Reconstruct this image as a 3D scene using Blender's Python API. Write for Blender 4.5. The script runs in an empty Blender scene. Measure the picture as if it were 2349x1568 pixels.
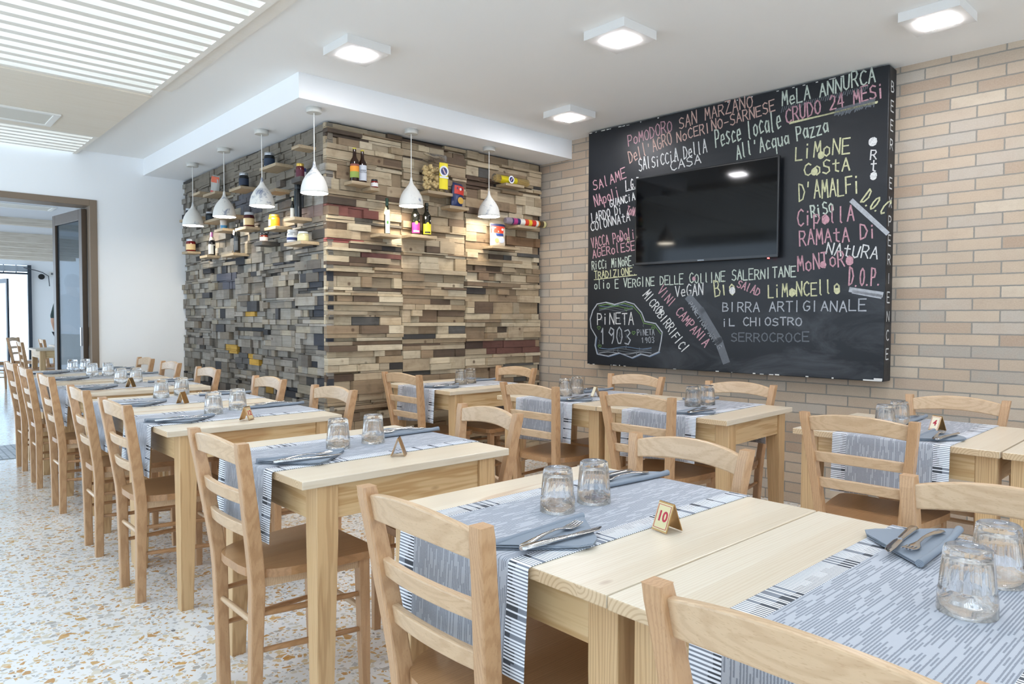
import bpy, bmesh, math, random
from mathutils import Vector, Matrix
import numpy as np
C = bpy.context.scene
COL = C.collection
PI = math.pi
R = math.radians
rnd = random.Random(7)

# ------------------------------------------------------------------ camera, world, exposure
IMW, IMH, FPX = 2349, 1568, 1626.10152
CAMZ, ZT = 1.21629, 0.75469            # lens height, table-top height
_p, _r, _y = 0.0334475485, 0.00328957319, 0.740539801
_F = np.array([math.sin(_y)*math.cos(_p), math.cos(_y)*math.cos(_p), -math.sin(_p)])
_Rt = np.array([math.cos(_y), -math.sin(_y), 0.0]); _U = np.cross(_Rt, _F)
_c, _s = math.cos(_r), math.sin(_r)
CR, CU = _c*_Rt + _s*_U, -_s*_Rt + _c*_U
O = np.array([0, 0, CAMZ])
cam = bpy.data.cameras.new('camera'); camo = bpy.data.objects.new('camera', cam); COL.objects.link(camo)
cam.sensor_width = 36; cam.sensor_fit = 'HORIZONTAL'; cam.lens = FPX*36/IMW
cam.clip_start = .02; cam.clip_end = 200
camo.matrix_world = Matrix(((CR[0], CU[0], -_F[0], O[0]), (CR[1], CU[1], -_F[1], O[1]), (CR[2], CU[2], -_F[2], O[2]), (0, 0, 0, 1)))
C.camera = camo

W = bpy.data.worlds.new('world'); C.world = W; W.use_nodes = True
bg = W.node_tree.nodes['Background']; bg.inputs[0].default_value = (.66, .82, 1.0, 1); bg.inputs[1].default_value = 3.3
C.view_settings.view_transform = 'Standard'; C.view_settings.look = 'None'
C.view_settings.exposure = 0.2; C.view_settings.gamma = 1; C.view_settings.use_curve_mapping = False
try:
    C.cycles.use_denoising = True; C.cycles.max_bounces = 12; C.cycles.diffuse_bounces = 5; C.cycles.glossy_bounces = 4
    C.cycles.transmission_bounces = 14; C.cycles.transparent_max_bounces = 12; C.cycles.sample_clamp_indirect = 6
except Exception: pass
def portal(name, loc, sx, sy, rot):
    l = bpy.data.lights.new(name, 'AREA'); l.shape = 'RECTANGLE'; l.size = sx; l.size_y = sy
    o = bpy.data.objects.new(name, l); COL.objects.link(o); o.location = loc; o.rotation_euler = rot
    l.cycles.is_portal = True
    return o
portal('daylight_left', (-2.75, 1.4, 1.35), 2.4, 10.0, (0, R(-90), 0))
portal('daylight_rear', (.9, -5.25, 1.3), 6.6, 2.5, (R(90), 0, 0))
portal('daylight_roof', (-.6, .4, 2.95), 4.1, 9.4, (0, 0, 0))
portal('daylight_roof_far', (-.6, 6.9, 2.95), 4.1, .85, (0, 0, 0))
LED, PEND = 115.0, 45.0                 # lamp strengths

def ray(x, y):
    return CR*((x-IMW/2)/FPX) - CU*((y-IMH/2)/FPX) + _F
def atx(x, y, X): r = ray(x, y); return O + r*(X/r[0])
def aty(x, y, Y): r = ray(x, y); return O + r*(Y/r[1])
def atz(x, y, z): r = ray(x, y); return O + r*((z-CAMZ)/r[2])

# ------------------------------------------------------------------ mesh helpers
class MB:
    def __init__(s): s.v = []; s.f = []; s.sm = []; s.uv = {}; s.col = {}
    def add(s, vs, fs, smooth=False):
        b = len(s.v); s.v += [tuple(map(float, p)) for p in vs]
        for f in fs: s.f.append([b+i for i in f]); s.sm.append(smooth)
        return b
    def box(s, c, d, rz=0, m=None):
        x, y, z = d[0]/2, d[1]/2, d[2]/2
        vs = [Vector(p) for p in ((-x,-y,-z),(x,-y,-z),(x,y,-z),(-x,y,-z),(-x,-y,z),(x,-y,z),(x,y,z),(-x,y,z))]
        mm = m or (Matrix.Rotation(rz, 3, 'Z') if rz else None)
        if mm: vs = [mm @ p for p in vs]
        s.add([p+Vector(c) for p in vs], [(0,3,2,1),(4,5,6,7),(0,1,5,4),(1,2,6,5),(2,3,7,6),(3,0,4,7)])
        return s
    def bb(s, a, b): return s.box([(a[i]+b[i])/2 for i in range(3)], [abs(b[i]-a[i]) for i in range(3)])
    def loft(s, rings, cap=True, smooth=False, close=False):
        n = len(rings[0]); b = len(s.v)
        vs = [p for r in rings for p in r]; fs = []
        m = len(rings)
        for i in range(m if close else m-1):
            for j in range(n):
                fs.append((i*n+j, i*n+(j+1) % n, ((i+1) % m)*n+(j+1) % n, ((i+1) % m)*n+j))
        s.add(vs, fs, smooth)
        if cap and not close:
            s.add([*rings[0]], [tuple(range(n))[::-1]]); s.add([*rings[-1]], [tuple(range(n))])
        return s
    def lathe(s, prof, n=24, c=(0,0,0), smooth=True, closed=False, fac=None):
        rings = []
        for k, (r, z) in enumerate(prof):
            ring = []
            for j in range(n):
                a = 2*PI*j/n; q = r*(fac(k, j) if fac else 1)
                ring.append((c[0]+q*math.cos(a), c[1]+q*math.sin(a), c[2]+z))
            rings.append(ring)
        return s.loft(rings, cap=not closed, smooth=smooth, close=closed)
    def tube(s, pts, r, n=8, smooth=True):
        rings = []; pts = [Vector(p) for p in pts]
        for i, p in enumerate(pts):
            t = (pts[min(i+1, len(pts)-1)]-pts[max(i-1, 0)]).normalized()
            a = t.orthogonal().normalized() if i == 0 else (a-t*a.dot(t)).normalized()
            b = t.cross(a); rr = r[i] if isinstance(r, (list, tuple)) else r
            rings.append([p+(a*math.cos(2*PI*k/n)+b*math.sin(2*PI*k/n))*rr for k in range(n)])
        return s.loft(rings, smooth=smooth)
    def prism(s, poly, z0, z1):
        return s.loft([[(x, y, z0) for x, y in poly], [(x, y, z1) for x, y in poly]])
    def grid(s, fn, nu, nv, uvfn=None, smooth=True):
        b = s.add([fn(i/nu, j/nv) for i in range(nu+1) for j in range(nv+1)],
              [(i*(nv+1)+j, (i+1)*(nv+1)+j, (i+1)*(nv+1)+j+1, i*(nv+1)+j+1) for i in range(nu) for j in range(nv)], smooth)
        if uvfn:
            for i in range(nu+1):
                for j in range(nv+1): s.uv[b+i*(nv+1)+j] = uvfn(i/nu, j/nv)
        return s
    def build(s, name, mat, parent=None, bevel=0, seg=2, solid=0, sub=0):
        me = bpy.data.meshes.new(name); me.from_pydata(s.v, [], s.f)
        me.polygons.foreach_set('use_smooth', s.sm)
        if s.uv:
            u = me.uv_layers.new(name='UVMap')
            for l in me.loops: u.data[l.index].uv = s.uv.get(l.vertex_index, (0, 0))
        if s.col:
            ca = me.color_attributes.new('tint', 'FLOAT_COLOR', 'POINT')
            for i in range(len(s.v)): ca.data[i].color = s.col.get(i, (1, 1, 1, 1))
        if not s.uv and len(s.f) > 1:
            bm = bmesh.new(); bm.from_mesh(me); bmesh.ops.recalc_face_normals(bm, faces=bm.faces); bm.to_mesh(me); bm.free()
        me.materials.append(mat); me.update()
        o = bpy.data.objects.new(name, me); COL.objects.link(o)
        if parent: o.parent = parent
        if solid: m = o.modifiers.new('s', 'SOLIDIFY'); m.thickness = solid; m.offset = 0
        if bevel:
            m = o.modifiers.new('b', 'BEVEL'); m.width = bevel; m.segments = seg; m.limit_method = 'ANGLE'; m.angle_limit = R(40)
        if sub: m = o.modifiers.new('u', 'SUBSURF'); m.levels = m.render_levels = sub
        return o
def tag(o, label=None, cat=None, group=None, kind=None):
    if label: o['label'] = label
    if cat: o['category'] = cat
    if group: o['group'] = group
    if kind: o['kind'] = kind
    return o
def empty(name, loc=(0,0,0), rz=0, label=None, cat=None, group=None):
    o = bpy.data.objects.new(name, None); COL.objects.link(o); o.location = loc; o.rotation_euler = (0,0,rz)
    o.empty_display_size = .1
    return tag(o, label, cat, group)
def copy_tree(o, parent=None):
    c = o.copy(); COL.objects.link(c)
    if parent: c.parent = parent
    for ch in list(o.children): copy_tree(ch, c)
    return c
def struct(name, mb, mat, label=None, parent=None, **k):
    o = mb.build(name, mat, parent, **k)
    if not parent: tag(o, label, None, None, 'structure')
    return o

# ------------------------------------------------------------------ materials
def lin(h, a=1.0):
    if isinstance(h, str): h = [int(h[i:i+2], 16) for i in (0, 2, 4)]
    return tuple([((c/255)/12.92 if c/255 <= .04045 else ((c/255+.055)/1.055)**2.4) for c in h]+[a])
class MT:
    def __init__(s, name):
        s.m = bpy.data.materials.new(name); s.m.use_nodes = True; s.t = s.m.node_tree; s.b = s.t.nodes['Principled BSDF']; s.out = s.t.nodes['Material Output']
    def n(s, ty, **kw):
        x = s.t.nodes.new('ShaderNode'+ty)
        for k, v in kw.items():
            if k.startswith('i_'):
                k = k[2:]; k = int(k) if k.isdigit() else k.replace('_', ' ')
                if hasattr(v, 'is_linked') or isinstance(v, bpy.types.NodeSocket): s.t.links.new(v, x.inputs[k])
                else: x.inputs[k].default_value = v
            else: setattr(x, k, v)
        return x
    def l(s, a, b): s.t.links.new(a, b)
    def math(s, op, a, b=0.0, c=0.0):
        x = s.n('Math', operation=op)
        for i, v in enumerate((a, b, c)):
            if isinstance(v, bpy.types.NodeSocket): s.l(v, x.inputs[i])
            else: x.inputs[i].default_value = v
        return x.outputs[0]
    def mix(s, f, a, b, mode='MIX'):
        x = s.n('Mix', data_type='RGBA', blend_type=mode)
        for i, v in ((0, f), (6, a), (7, b)):
            if isinstance(v, bpy.types.NodeSocket): s.l(v, x.inputs[i])
            else: x.inputs[i].default_value = v
        return x.outputs[2]
    def ramp(s, f, stops, mode='LINEAR'):
        x = s.n('ValToRGB'); cr = x.color_ramp; cr.interpolation = mode
        while len(cr.elements) < len(stops): cr.elements.new(.5)
        for e, (p, c) in zip(cr.elements, stops): e.position = p; e.color = c
        s.l(f, x.inputs[0]); return x.outputs[0]
    def coord(s, sc=(1,1,1), rot=(0,0,0), kind='Object', loc=(0,0,0)):
        t = s.n('TexCoord'); m = s.n('Mapping'); m.inputs['Scale'].default_value = sc; m.inputs['Rotation'].default_value = rot; m.inputs['Location'].default_value = loc
        s.l(t.outputs[kind], m.inputs[0]); return m.outputs[0]
    def noise(s, v, scale, detail=3, rough=.5, dist=0):
        x = s.n('TexNoise'); x.inputs['Scale'].default_value = scale; x.inputs['Detail'].default_value = detail; x.inputs['Roughness'].default_value = rough; x.inputs['Distortion'].default_value = dist
        s.l(v, x.inputs['Vector']); return x.outputs['Fac']
    def bump(s, h, st, dist=.01):
        x = s.n('Bump'); x.inputs['Strength'].default_value = st; x.inputs['Distance'].default_value = dist; s.l(h, x.inputs['Height']); s.l(x.outputs[0], s.b.inputs['Normal'])
    def set(s, color=None, rough=None, **k):
        if color is not None:
            if isinstance(color, bpy.types.NodeSocket): s.l(color, s.b.inputs['Base Color'])
            else: s.b.inputs['Base Color'].default_value = color
        if rough is not None:
            if isinstance(rough, bpy.types.NodeSocket): s.l(rough, s.b.inputs['Roughness'])
            else: s.b.inputs['Roughness'].default_value = rough
        for a, v in k.items(): s.b.inputs[a.replace('_', ' ')].default_value = v
        return s.m
def plain(name, col, rough=.5, metal=0, var=.06, **k):
    m = MT(name); v = m.coord()
    c = lin(col); f = m.noise(v, 25, 3)
    cc = m.mix(m.math('MULTIPLY', f, var*2), c, tuple([x*.75 for x in c[:3]]+[1]))
    return m.set(cc, rough, Metallic=metal, **k)
def emit(name, col, st):
    m = MT(name); return m.set((0.8,0.8,0.8,1), .5, Emission_Color=lin(col), Emission_Strength=st)

def wood(name, axis, base, dark, light, scale=1.0, rough=.45, knots=False, lam=None, fleck=0.0, grain=.5, wsc=3.2):
    m = MT(name)
    st = [38, 38, 38]; st[axis] = 1.6
    oi = m.n('ObjectInfo'); tc = m.n('TexCoord'); sep = m.n('VectorMath', operation='ADD'); m.l(tc.outputs['Object'], sep.inputs[0])
    cmb = m.n('CombineXYZ')
    for i in range(3): m.l(m.math('MULTIPLY', oi.outputs['Random'], 7.3+i*3.1), cmb.inputs[i])
    m.l(cmb.outputs[0], sep.inputs[1]); P = sep.outputs[0]
    def mp(sc):
        x = m.n('Mapping'); x.inputs['Scale'].default_value = [q*scale for q in sc]; m.l(P, x.inputs[0]); return x.outputs[0]
    ca = list(st); cb = [9, 9, 9]; cb[axis] = .9
    n1 = m.noise(mp(cb), 1.0, 3, .5, .8)
    w = m.n('TexWave', wave_type='BANDS', bands_direction='Y' if axis != 1 else 'X'); w.inputs['Scale'].default_value = wsc; w.inputs['Distortion'].default_value = 9; w.inputs['Detail'].default_value = 2; w.inputs['Detail Scale'].default_value = .8
    cw = [14, 14, 14]; cw[axis] = 1.0; m.l(mp(cw), w.inputs['Vector'])
    n2 = m.noise(mp(ca), 2.2, 4, .6)
    col = m.mix(m.math('MULTIPLY', n1, 1.0), lin(base), lin(light))
    col = m.mix(m.math('MULTIPLY', m.ramp(w.outputs['Fac'], [(.45, (0,0,0,1)), (.95, (1,1,1,1))]), grain*.55), col, lin(dark))
    col = m.mix(m.math('MULTIPLY', m.ramp(n2, [(.5, (0,0,0,1)), (.8, (1,1,1,1))]), grain*.6), col, lin(dark))
    if lam:
        la, wdt = lam
        s2 = m.n('SeparateXYZ'); m.l(P, s2.inputs[0])
        idx = m.math('FLOOR', m.math('DIVIDE', s2.outputs[la], wdt))
        wn = m.n('TexWhiteNoise', noise_dimensions='1D'); m.l(idx, wn.inputs['W'])
        col = m.mix(m.math('MULTIPLY', wn.outputs['Value'], .22), col, lin(dark))
    if knots:
        sk = [7.5, 7.5, 7.5]; sk[axis] = 3.2
        vo = m.n('TexVoronoi'); vo.inputs['Scale'].default_value = 1; m.l(mp(sk), vo.inputs['Vector'])
        k = m.ramp(vo.outputs['Distance'], [(.03, (1,1,1,1)), (.085, (0,0,0,1))])
        sp = m.n('SeparateColor'); m.l(vo.outputs['Color'], sp.inputs[0])
        kk = m.math('MULTIPLY', k, m.math('GREATER_THAN', sp.outputs[0], .38))
        col = m.mix(m.math('MULTIPLY', kk, .75), col, lin('8a5f3c'))
        st2 = [5, 5, 5]; st2[axis] = .8
        ns = m.noise(mp(st2), 1.0, 2, .5, 1.2)
        col = m.mix(m.math('MULTIPLY', m.ramp(ns, [(.655, (0,0,0,1)), (.70, (1,1,1,1))]), .5), col, lin('a9794a'))
    if fleck:
        sf = [520, 520, 520]; sf[axis] = 95
        nf = m.noise(mp(sf), 1.0, 1)
        col = m.mix(m.math('MULTIPLY', m.ramp(nf, [(.60, (0,0,0,1)), (.68, (1,1,1,1))]), fleck), col, lin(dark))
    if lam and knots:
        g = m.n('NewGeometry'); vt = m.n('VectorTransform', vector_type='NORMAL', convert_from='WORLD', convert_to='OBJECT'); m.l(g.outputs['True Normal'], vt.inputs[0])
        sn = m.n('SeparateXYZ'); m.l(vt.outputs[0], sn.inputs[0]); en = m.math('GREATER_THAN', m.math('ABSOLUTE', sn.outputs[axis]), .7)
        yy = m.math('MULTIPLY', m.math('SUBTRACT', m.math('FRACT', m.math('DIVIDE', s2.outputs[la], wdt)), m.math('MULTIPLY_ADD', wn.outputs['Value'], 1.2, -.1)), wdt)
        so = m.n('SeparateXYZ'); m.l(tc.outputs['Object'], so.inputs[0]); zz = m.math('SUBTRACT', so.outputs[2], m.math('MULTIPLY_ADD', wn.outputs['Value'], .06, .70))
        cx = m.n('CombineXYZ'); m.l(yy, cx.inputs[0]); m.l(zz, cx.inputs[1])
        rg = m.n('TexWave', wave_type='RINGS', rings_direction='Z'); rg.inputs['Scale'].default_value = 36; rg.inputs['Distortion'].default_value = .6; m.l(cx.outputs[0], rg.inputs['Vector'])
        col = m.mix(en, col, m.mix(m.math('MULTIPLY', m.ramp(rg.outputs['Fac'], [(.55, (0,0,0,1)), (.9, (1,1,1,1))]), .42), lin('cfb592'), lin('a07c56')))
    m.bump(n2, .08, .002)
    return m.set(col, rough)

PINE_X = wood('pine_top', 0, 'd8ccb8', 'b5986f', 'e0d6c4', knots=True, lam=(1, .095), rough=.32, grain=.34)
PINE_XA = wood('pine_apron', 0, 'd2b080', 'ac7c44', 'dcc196', knots=True, rough=.4, grain=.9)
PINE_YA = wood('pine_apron_end', 1, 'd2b080', 'ac7c44', 'dcc196', knots=True, rough=.4, grain=.8)
PINE_Z = wood('pine_leg', 2, 'cba677', '9a7045', 'd6b68a', rough=.42, grain=.7)
BEECH_Z = wood('beech_post', 2, 'bb936b', '946a45', 'c6a07a', rough=.33, fleck=.28, grain=.55)
BEECH_Y = wood('beech_rail', 1, 'c6a581', 'a37f5b', 'd0b493', rough=.33, fleck=.28, grain=.45)
BEECH_X = wood('beech_seat', 0, 'b0845a', '85603c', 'ba9068', rough=.3, fleck=.2, grain=.5, lam=(1, .055))
SHELF_Y = wood('shelf_plank_side', 1, 'ab977a', '7d6448', 'b8a68a', rough=.6, grain=.7)
SHELF_X = wood('shelf_plank_front', 0, 'ab977a', '7d6448', 'b8a68a', rough=.6, grain=.7)
SHELF_D = wood('shelf_plank_dark', 1, '45403c', '2a2725', '57514b', rough=.6, grain=.6)
SLAT = wood('whitewashed_slat', 0, 'e9e3d8', 'cfc2ae', 'f2eee7', rough=.6, knots=False, grain=.4)
PANEL = wood('whitewashed_panel', 0, 'e2d6c3', 'c9b797', 'ece4d6', rough=.5, grain=.45)

def m_plaster(name, col):
    m = MT(name); f = m.noise(m.coord(), 3, 4); g = m.noise(m.coord(), 220, 2)
    m.bump(g, .04, .002)
    return m.set(m.mix(m.math('MULTIPLY', f, .08), lin(col), lin('d9d4cc')), .75)
PLASTER = m_plaster('white_plaster', 'f5f6f7')
CEIL = m_plaster('ceiling_plaster', 'f2f1ee')

def m_terrazzo():
    m = MT('terrazzo')
    P = m.coord(); nz = m.n('TexNoise'); nz.inputs['Scale'].default_value = 40; m.l(P, nz.inputs['Vector'])
    a = m.n('VectorMath', operation='SCALE'); a.inputs['Scale'].default_value = .012; m.l(nz.outputs['Color'], a.inputs[0])
    b = m.n('VectorMath', operation='ADD'); m.l(P, b.inputs[0]); m.l(a.outputs[0], b.inputs[1])
    col = m.mix(m.noise(P, 2.5, 4), lin('dfdedb'), lin('e9e8e5'))
    for sc, th, seed in ((85, .72, 5.2), (50, .67, 0.0), (30, .87, 3.7)):
        mp = m.n('Mapping'); mp.inputs['Location'].default_value = (seed, seed*2, 0); mp.inputs['Rotation'].default_value = (0, 0, seed); m.l(b.outputs[0], mp.inputs[0])
        v = m.n('TexVoronoi', feature='F1', voronoi_dimensions='2D'); v.inputs['Scale'].default_value = sc; m.l(mp.outputs[0], v.inputs['Vector'])
        e = m.n('TexVoronoi', feature='DISTANCE_TO_EDGE', voronoi_dimensions='2D'); e.inputs['Scale'].default_value = sc; m.l(mp.outputs[0], e.inputs['Vector'])
        s = m.n('SeparateColor'); m.l(v.outputs['Color'], s.inputs[0])
        on = m.math('MULTIPLY', m.math('GREATER_THAN', s.outputs[0], th), m.math('GREATER_THAN', e.outputs['Distance'], m.math('MULTIPLY_ADD', s.outputs[2], .16, .06)))
        cc = m.ramp(s.outputs[1], [(0, lin('c39a5c')), (.16, lin('d2ba90')), (.34, lin('b9b8b6')), (.5, lin('c9c5bc')), (.64, lin('bb8a48')), (.74, lin('d4ccb9')), (.86, lin('aaa59c')), (.94, lin('cba062')), (.985, lin('756d66'))], 'CONSTANT')
        col = m.mix(m.math('MULTIPLY', on, .9), col, cc)
    return m.set(col, .16)
TERRAZZO = m_terrazzo()

def m_brick():
    m = MT('brick_slips')
    uv = m.n('UVMap'); nz = m.n('TexNoise'); nz.inputs['Scale'].default_value = 60; m.l(uv.outputs[0], nz.inputs['Vector'])
    a = m.n('VectorMath', operation='SCALE'); a.inputs['Scale'].default_value = .004; m.l(nz.outputs['Color'], a.inputs[0])
    b = m.n('VectorMath', operation='ADD'); m.l(uv.outputs[0], b.inputs[0]); m.l(a.outputs[0], b.inputs[1])
    br = m.n('TexBrick'); br.offset = .5; br.offset_frequency = 2
    for k, v in (('Scale', 1), ('Mortar Size', .0042), ('Mortar Smooth', .1), ('Bias', 0), ('Brick Width', .2623), ('Row Height', .0667)): br.inputs[k].default_value = v
    br.inputs['Color1'].default_value = (0,0,0,1); br.inputs['Color2'].default_value = (1,1,1,1)
    m.l(b.outputs[0], br.inputs['Vector'])
    s = m.n('SeparateColor'); m.l(br.outputs['Color'], s.inputs[0])
    col = m.ramp(s.outputs[0], [(0, lin('969089')), (.13, lin('a8937e')), (.3, lin('b8a48e')), (.46, lin('a99682')), (.62, lin('c4b6a2')), (.76, lin('9a806b')), (.88, lin('b3a290')), (1, lin('a7a097'))])
    mot = m.noise(uv.outputs[0], 9, 5, .7); col = m.mix(m.ramp(mot, [(.45, (0,0,0,1)), (.75, (.55,.55,.55,1))]), col, lin('a08a78'))
    fine = m.noise(uv.outputs[0], 130, 4, .7); col = m.mix(m.math('MULTIPLY', fine, .35), col, lin('e6d8c2'))
    col = m.mix(br.outputs['Fac'], col, lin('8b877f'))
    h = m.math('ADD', m.math('MULTIPLY', m.math('SUBTRACT', 1.0, br.outputs['Fac']), 1.0), m.math('MULTIPLY', fine, .55))
    m.bump(h, .6, .006)
    return m.set(col, .8)
BRICK = m_brick()

def m_tint(name, rough):
    m = MT(name); at = m.n('Attribute', attribute_name='tint')
    P = m.coord((2.2, 2.2, 42)); n1 = m.noise(P, 1.6, 5, .65, .6); n2 = m.noise(m.coord((12, 12, 12)), 1, 4, .6)
    col = m.mix(m.math('MULTIPLY', m.ramp(n1, [(.35, (0,0,0,1)), (.75, (1,1,1,1))]), .36), at.outputs['Color'], m.mix(1.0, at.outputs['Color'], lin('7c6a58'), 'MULTIPLY'))
    col = m.mix(m.math('MULTIPLY', m.ramp(n2, [(.5, (0,0,0,1)), (.75, (1,1,1,1))]), .4), col, m.mix(1.0, col, lin('8f7a62'), 'MULTIPLY'))
    vo = m.n('TexVoronoi'); vo.inputs['Scale'].default_value = 6.5; m.l(m.coord((1, 1, 1)), vo.inputs['Vector'])
    col = m.mix(m.ramp(vo.outputs['Distance'], [(.05, (.8,.8,.8,1)), (.11, (0,0,0,1))]), col, lin('4d3624'))
    m.bump(n1, .25, .004)
    return m.set(col, rough)
RECLAIM = m_tint('reclaimed_wood', .75)

def m_runner():
    m = MT('woven_runner'); uv = m.n('UVMap'); s = m.n('SeparateXYZ'); m.l(uv.outputs[0], s.inputs[0]); u, v = s.outputs[0], s.outputs[1]
    # v metres across (0..0.42), u metres along
    e = m.math('MINIMUM', v, m.math('SUBTRACT', .42, v))
    border = m.math('LESS_THAN', e, .054)
    # inner field: dashes along u
    row = m.math('FLOOR', m.math('DIVIDE', v, .0050)); wn = m.n('TexWhiteNoise', noise_dimensions='1D'); m.l(row, wn.inputs['W'])
    uu = m.math('ADD', m.math('DIVIDE', u, .035), m.math('MULTIPLY', wn.outputs['Value'], 9.0))
    cell = m.math('FLOOR', uu); cv = m.n('CombineXYZ'); m.l(row, cv.inputs[0]); m.l(cell, cv.inputs[1])
    w2 = m.n('TexWhiteNoise', noise_dimensions='2D'); m.l(cv.outputs[0], w2.inputs['Vector'])
    fr = m.math('FRACT', m.math('DIVIDE', v, .0050)); wob = m.math('MULTIPLY', m.noise(uv.outputs[0], 260, 2), .45)
    line = m.math('MULTIPLY', m.math('LESS_THAN', m.math('ADD', fr, wob), .74), m.math('GREATER_THAN', w2.outputs['Value'], .28))
    field = m.mix(line, lin('aeb1b8'), lin('848891'))
    # border: bars across
    bi = m.math('FLOOR', m.math('DIVIDE', u, .0068)); w3 = m.n('TexWhiteNoise', noise_dimensions='1D'); m.l(bi, w3.inputs['W'])
    bf = m.math('FRACT', m.math('DIVIDE', u, .0068)); white = m.math('LESS_THAN', bf, .55)
    seg = m.math('FLOOR', m.math('DIVIDE', u, .03)); w4 = m.n('TexWhiteNoise', noise_dimensions='1D'); m.l(seg, w4.inputs['W'])
    deep = m.math('GREATER_THAN', e, m.math('MULTIPLY_ADD', w4.outputs['Value'], .02, .022))
    dark = m.mix(deep, lin('80848d'), lin('45484e'))
    keep = m.math('MULTIPLY', white, m.math('GREATER_THAN', w3.outputs['Value'], .13))
    bcol = m.mix(keep, dark, lin('eceef3'))
    col = m.mix(border, field, bcol)
    fz = m.noise(uv.outputs[0], 900, 2); m.bump(fz, .06, .0004)
    return m.set(col, .85)
RUNNER = m_runner()
def m_cloth():
    m = MT('grey_napkin_cloth'); P = m.coord(); w = m.n('TexWave', bands_direction='DIAGONAL'); w.inputs['Scale'].default_value = 180; m.l(P, w.inputs['Vector'])
    c = m.mix(w.outputs['Fac'], lin('7a838e'), lin('8c949e')); m.bump(w.outputs['Fac'], .2, .001)
    return m.set(c, .9)
NAPKIN = m_cloth()
def m_glass(name, col, mixt=.35, ior=1.47, rough=0.0):
    m = MT(name); m.set(lin(col), rough, Transmission_Weight=1.0, IOR=ior)
    tr = m.n('BsdfTransparent'); tr.inputs[0].default_value = lin(col); mx = m.n('MixShader'); mx.inputs[0].default_value = mixt
    m.l(m.b.outputs[0], mx.inputs[1]); m.l(tr.outputs[0], mx.inputs[2]); m.l(mx.outputs[0], m.out.inputs[0]); return m.m
GLASS = m_glass('tumbler_glass', 'ffffff', .12)
PANE = m_glass('window_pane', 'dfe9ec', .75, 1.3)
FILM = m_glass('clear_film', 'fcfcfa', .4, 1.3, .05)
STEEL = plain('polished_steel', 'c9cbcf', .16, 1.0, .03)
BRASS = plain('brass_plate', 'b99566', .3, 1.0, .05)
CARD = plain('cream_card', 'efe6cb', .35)
RED = plain('red_print', 'b3243c', .45)
BLACK = plain('black_plastic', '101112', .35)
SCREENF = plain('tv_bezel', '141518', .25)
def m_screen():
    m = MT('tv_screen'); return m.set(m.mix(m.noise(m.coord(), 4), lin('030406'), lin('05070a')), .06, Specular_IOR_Level=.28)
SCREEN = m_screen()
def m_board():
    m = MT('blackboard_paint'); P = m.coord(); a = m.noise(m.coord((1.2, 1.2, 3.0)), 1.6, 6, .62, .8)
    s = m.n('SeparateXYZ'); m.l(P, s.inputs[0])
    # local x along the board (0..2.2), local z up: old wiped chalk clouds low on the near half
    mx = m.ramp(m.math('MULTIPLY', s.outputs[0], .45), [(.12, (.0,.0,.0,1)), (.5, (1,1,1,1))]); mz = m.ramp(m.math('MULTIPLY', s.outputs[2], .5), [(.12, (1,1,1,1)), (.36, (.12,.12,.12,1))])
    f = m.math('MULTIPLY', m.ramp(a, [(.48, (0,0,0,1)), (.8, (1,1,1,1))]), m.math('MULTIPLY', mx, mz))
    fl = m.noise(m.coord((3, 3, 3)), 3, 5)
    col = m.mix(m.math('MULTIPLY', f, .16), m.mix(fl, lin('15171b'), lin('1c1f24')), lin('aab0b8'))
    return m.set(col, .42, Specular_IOR_Level=.35)
BOARD = m_board()
def chalk(name, col, k):
    m = MT(name); n = m.noise(m.coord(), 420, 2, .6); n2 = m.noise(m.coord(), 60, 2)
    f = m.ramp(m.math('ADD', m.math('MULTIPLY', n, .75), m.math('MULTIPLY', n2, .25)), [(.30, (1-k, 1-k, 1-k, 1)), (.55, (1,1,1,1))])
    return m.set(m.mix(m.math('MULTIPLY', f, k), lin('1a1c20'), lin(col)), .95)
CH = dict(w=chalk('chalk_white', 'e6e6e4', .95), p=chalk('chalk_pink', 'd0a0aa', .95), y=chalk('chalk_yellow', 'dad9ae', .95), g=chalk('chalk_pale_green', 'd5e0d2', .9),
          d=chalk('chalk_dull', 'c4c8ce', .78), f=chalk('chalk_faint', '9aa0a8', .40), n=chalk('chalk_green', '86b060', .6), b=chalk('chalk_blue', '8ca8cc', .6), o=chalk('chalk_peach', 'd6b2a6', .95))

# ------------------------------------------------------------------ setting
YB = 7.34                                    # end wall with the doorway
XC, YC, ZS, ZC = 2.334, 4.418, 2.553, 2.708  # plank corner, soffit and ceiling heights
BY = -0.05636886
TD = np.array([math.sin(BY), math.cos(BY), 0]); ND = np.array([-math.cos(BY), math.sin(BY), 0]); DW = -4.6404
def bpt(t, z, off=0): return ND*(DW+off) + TD*t + np.array([0, 0, z])
def bhit(x, y, off):
    r = ray(x, y); P = O + r*((DW+off-ND@O)/(ND@r)); return float(TD@P), float(P[2])

struct('floor', MB().bb((-3.2, -5.2, -.2), (7, 24, 0)), TERRAZZO, 'pale terrazzo floor with ochre and grey stone chips')
m = MB(); pts = [bpt(-6, 0), bpt(4.75, 0), bpt(4.75, 2.75), bpt(-6, 2.75)]
m.add(pts, [(0, 1, 2, 3)]); m.add([p-ND*.2 for p in pts], [(3, 2, 1, 0)])
for i, (t, z) in enumerate(((-6, 0), (4.75, 0), (4.75, 2.75), (-6, 2.75))): m.uv[i] = (t-.8052+.2623*40, z+.0628)
struct('wall_right', m, BRICK, 'wall of beige and tan brick slips behind the blackboard')
m = MB().bb((1.584, YB, 0), (7, YB+.22, 2.95)).bb((-3.2, YB, 2.274), (1.584, YB+.22, 2.95)).bb((-3.2, YB, 0), (-.9, YB+.22, 2.274))
struct('wall_back', m, PLASTER, 'white plastered end wall with the brown-framed doorway')
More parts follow.
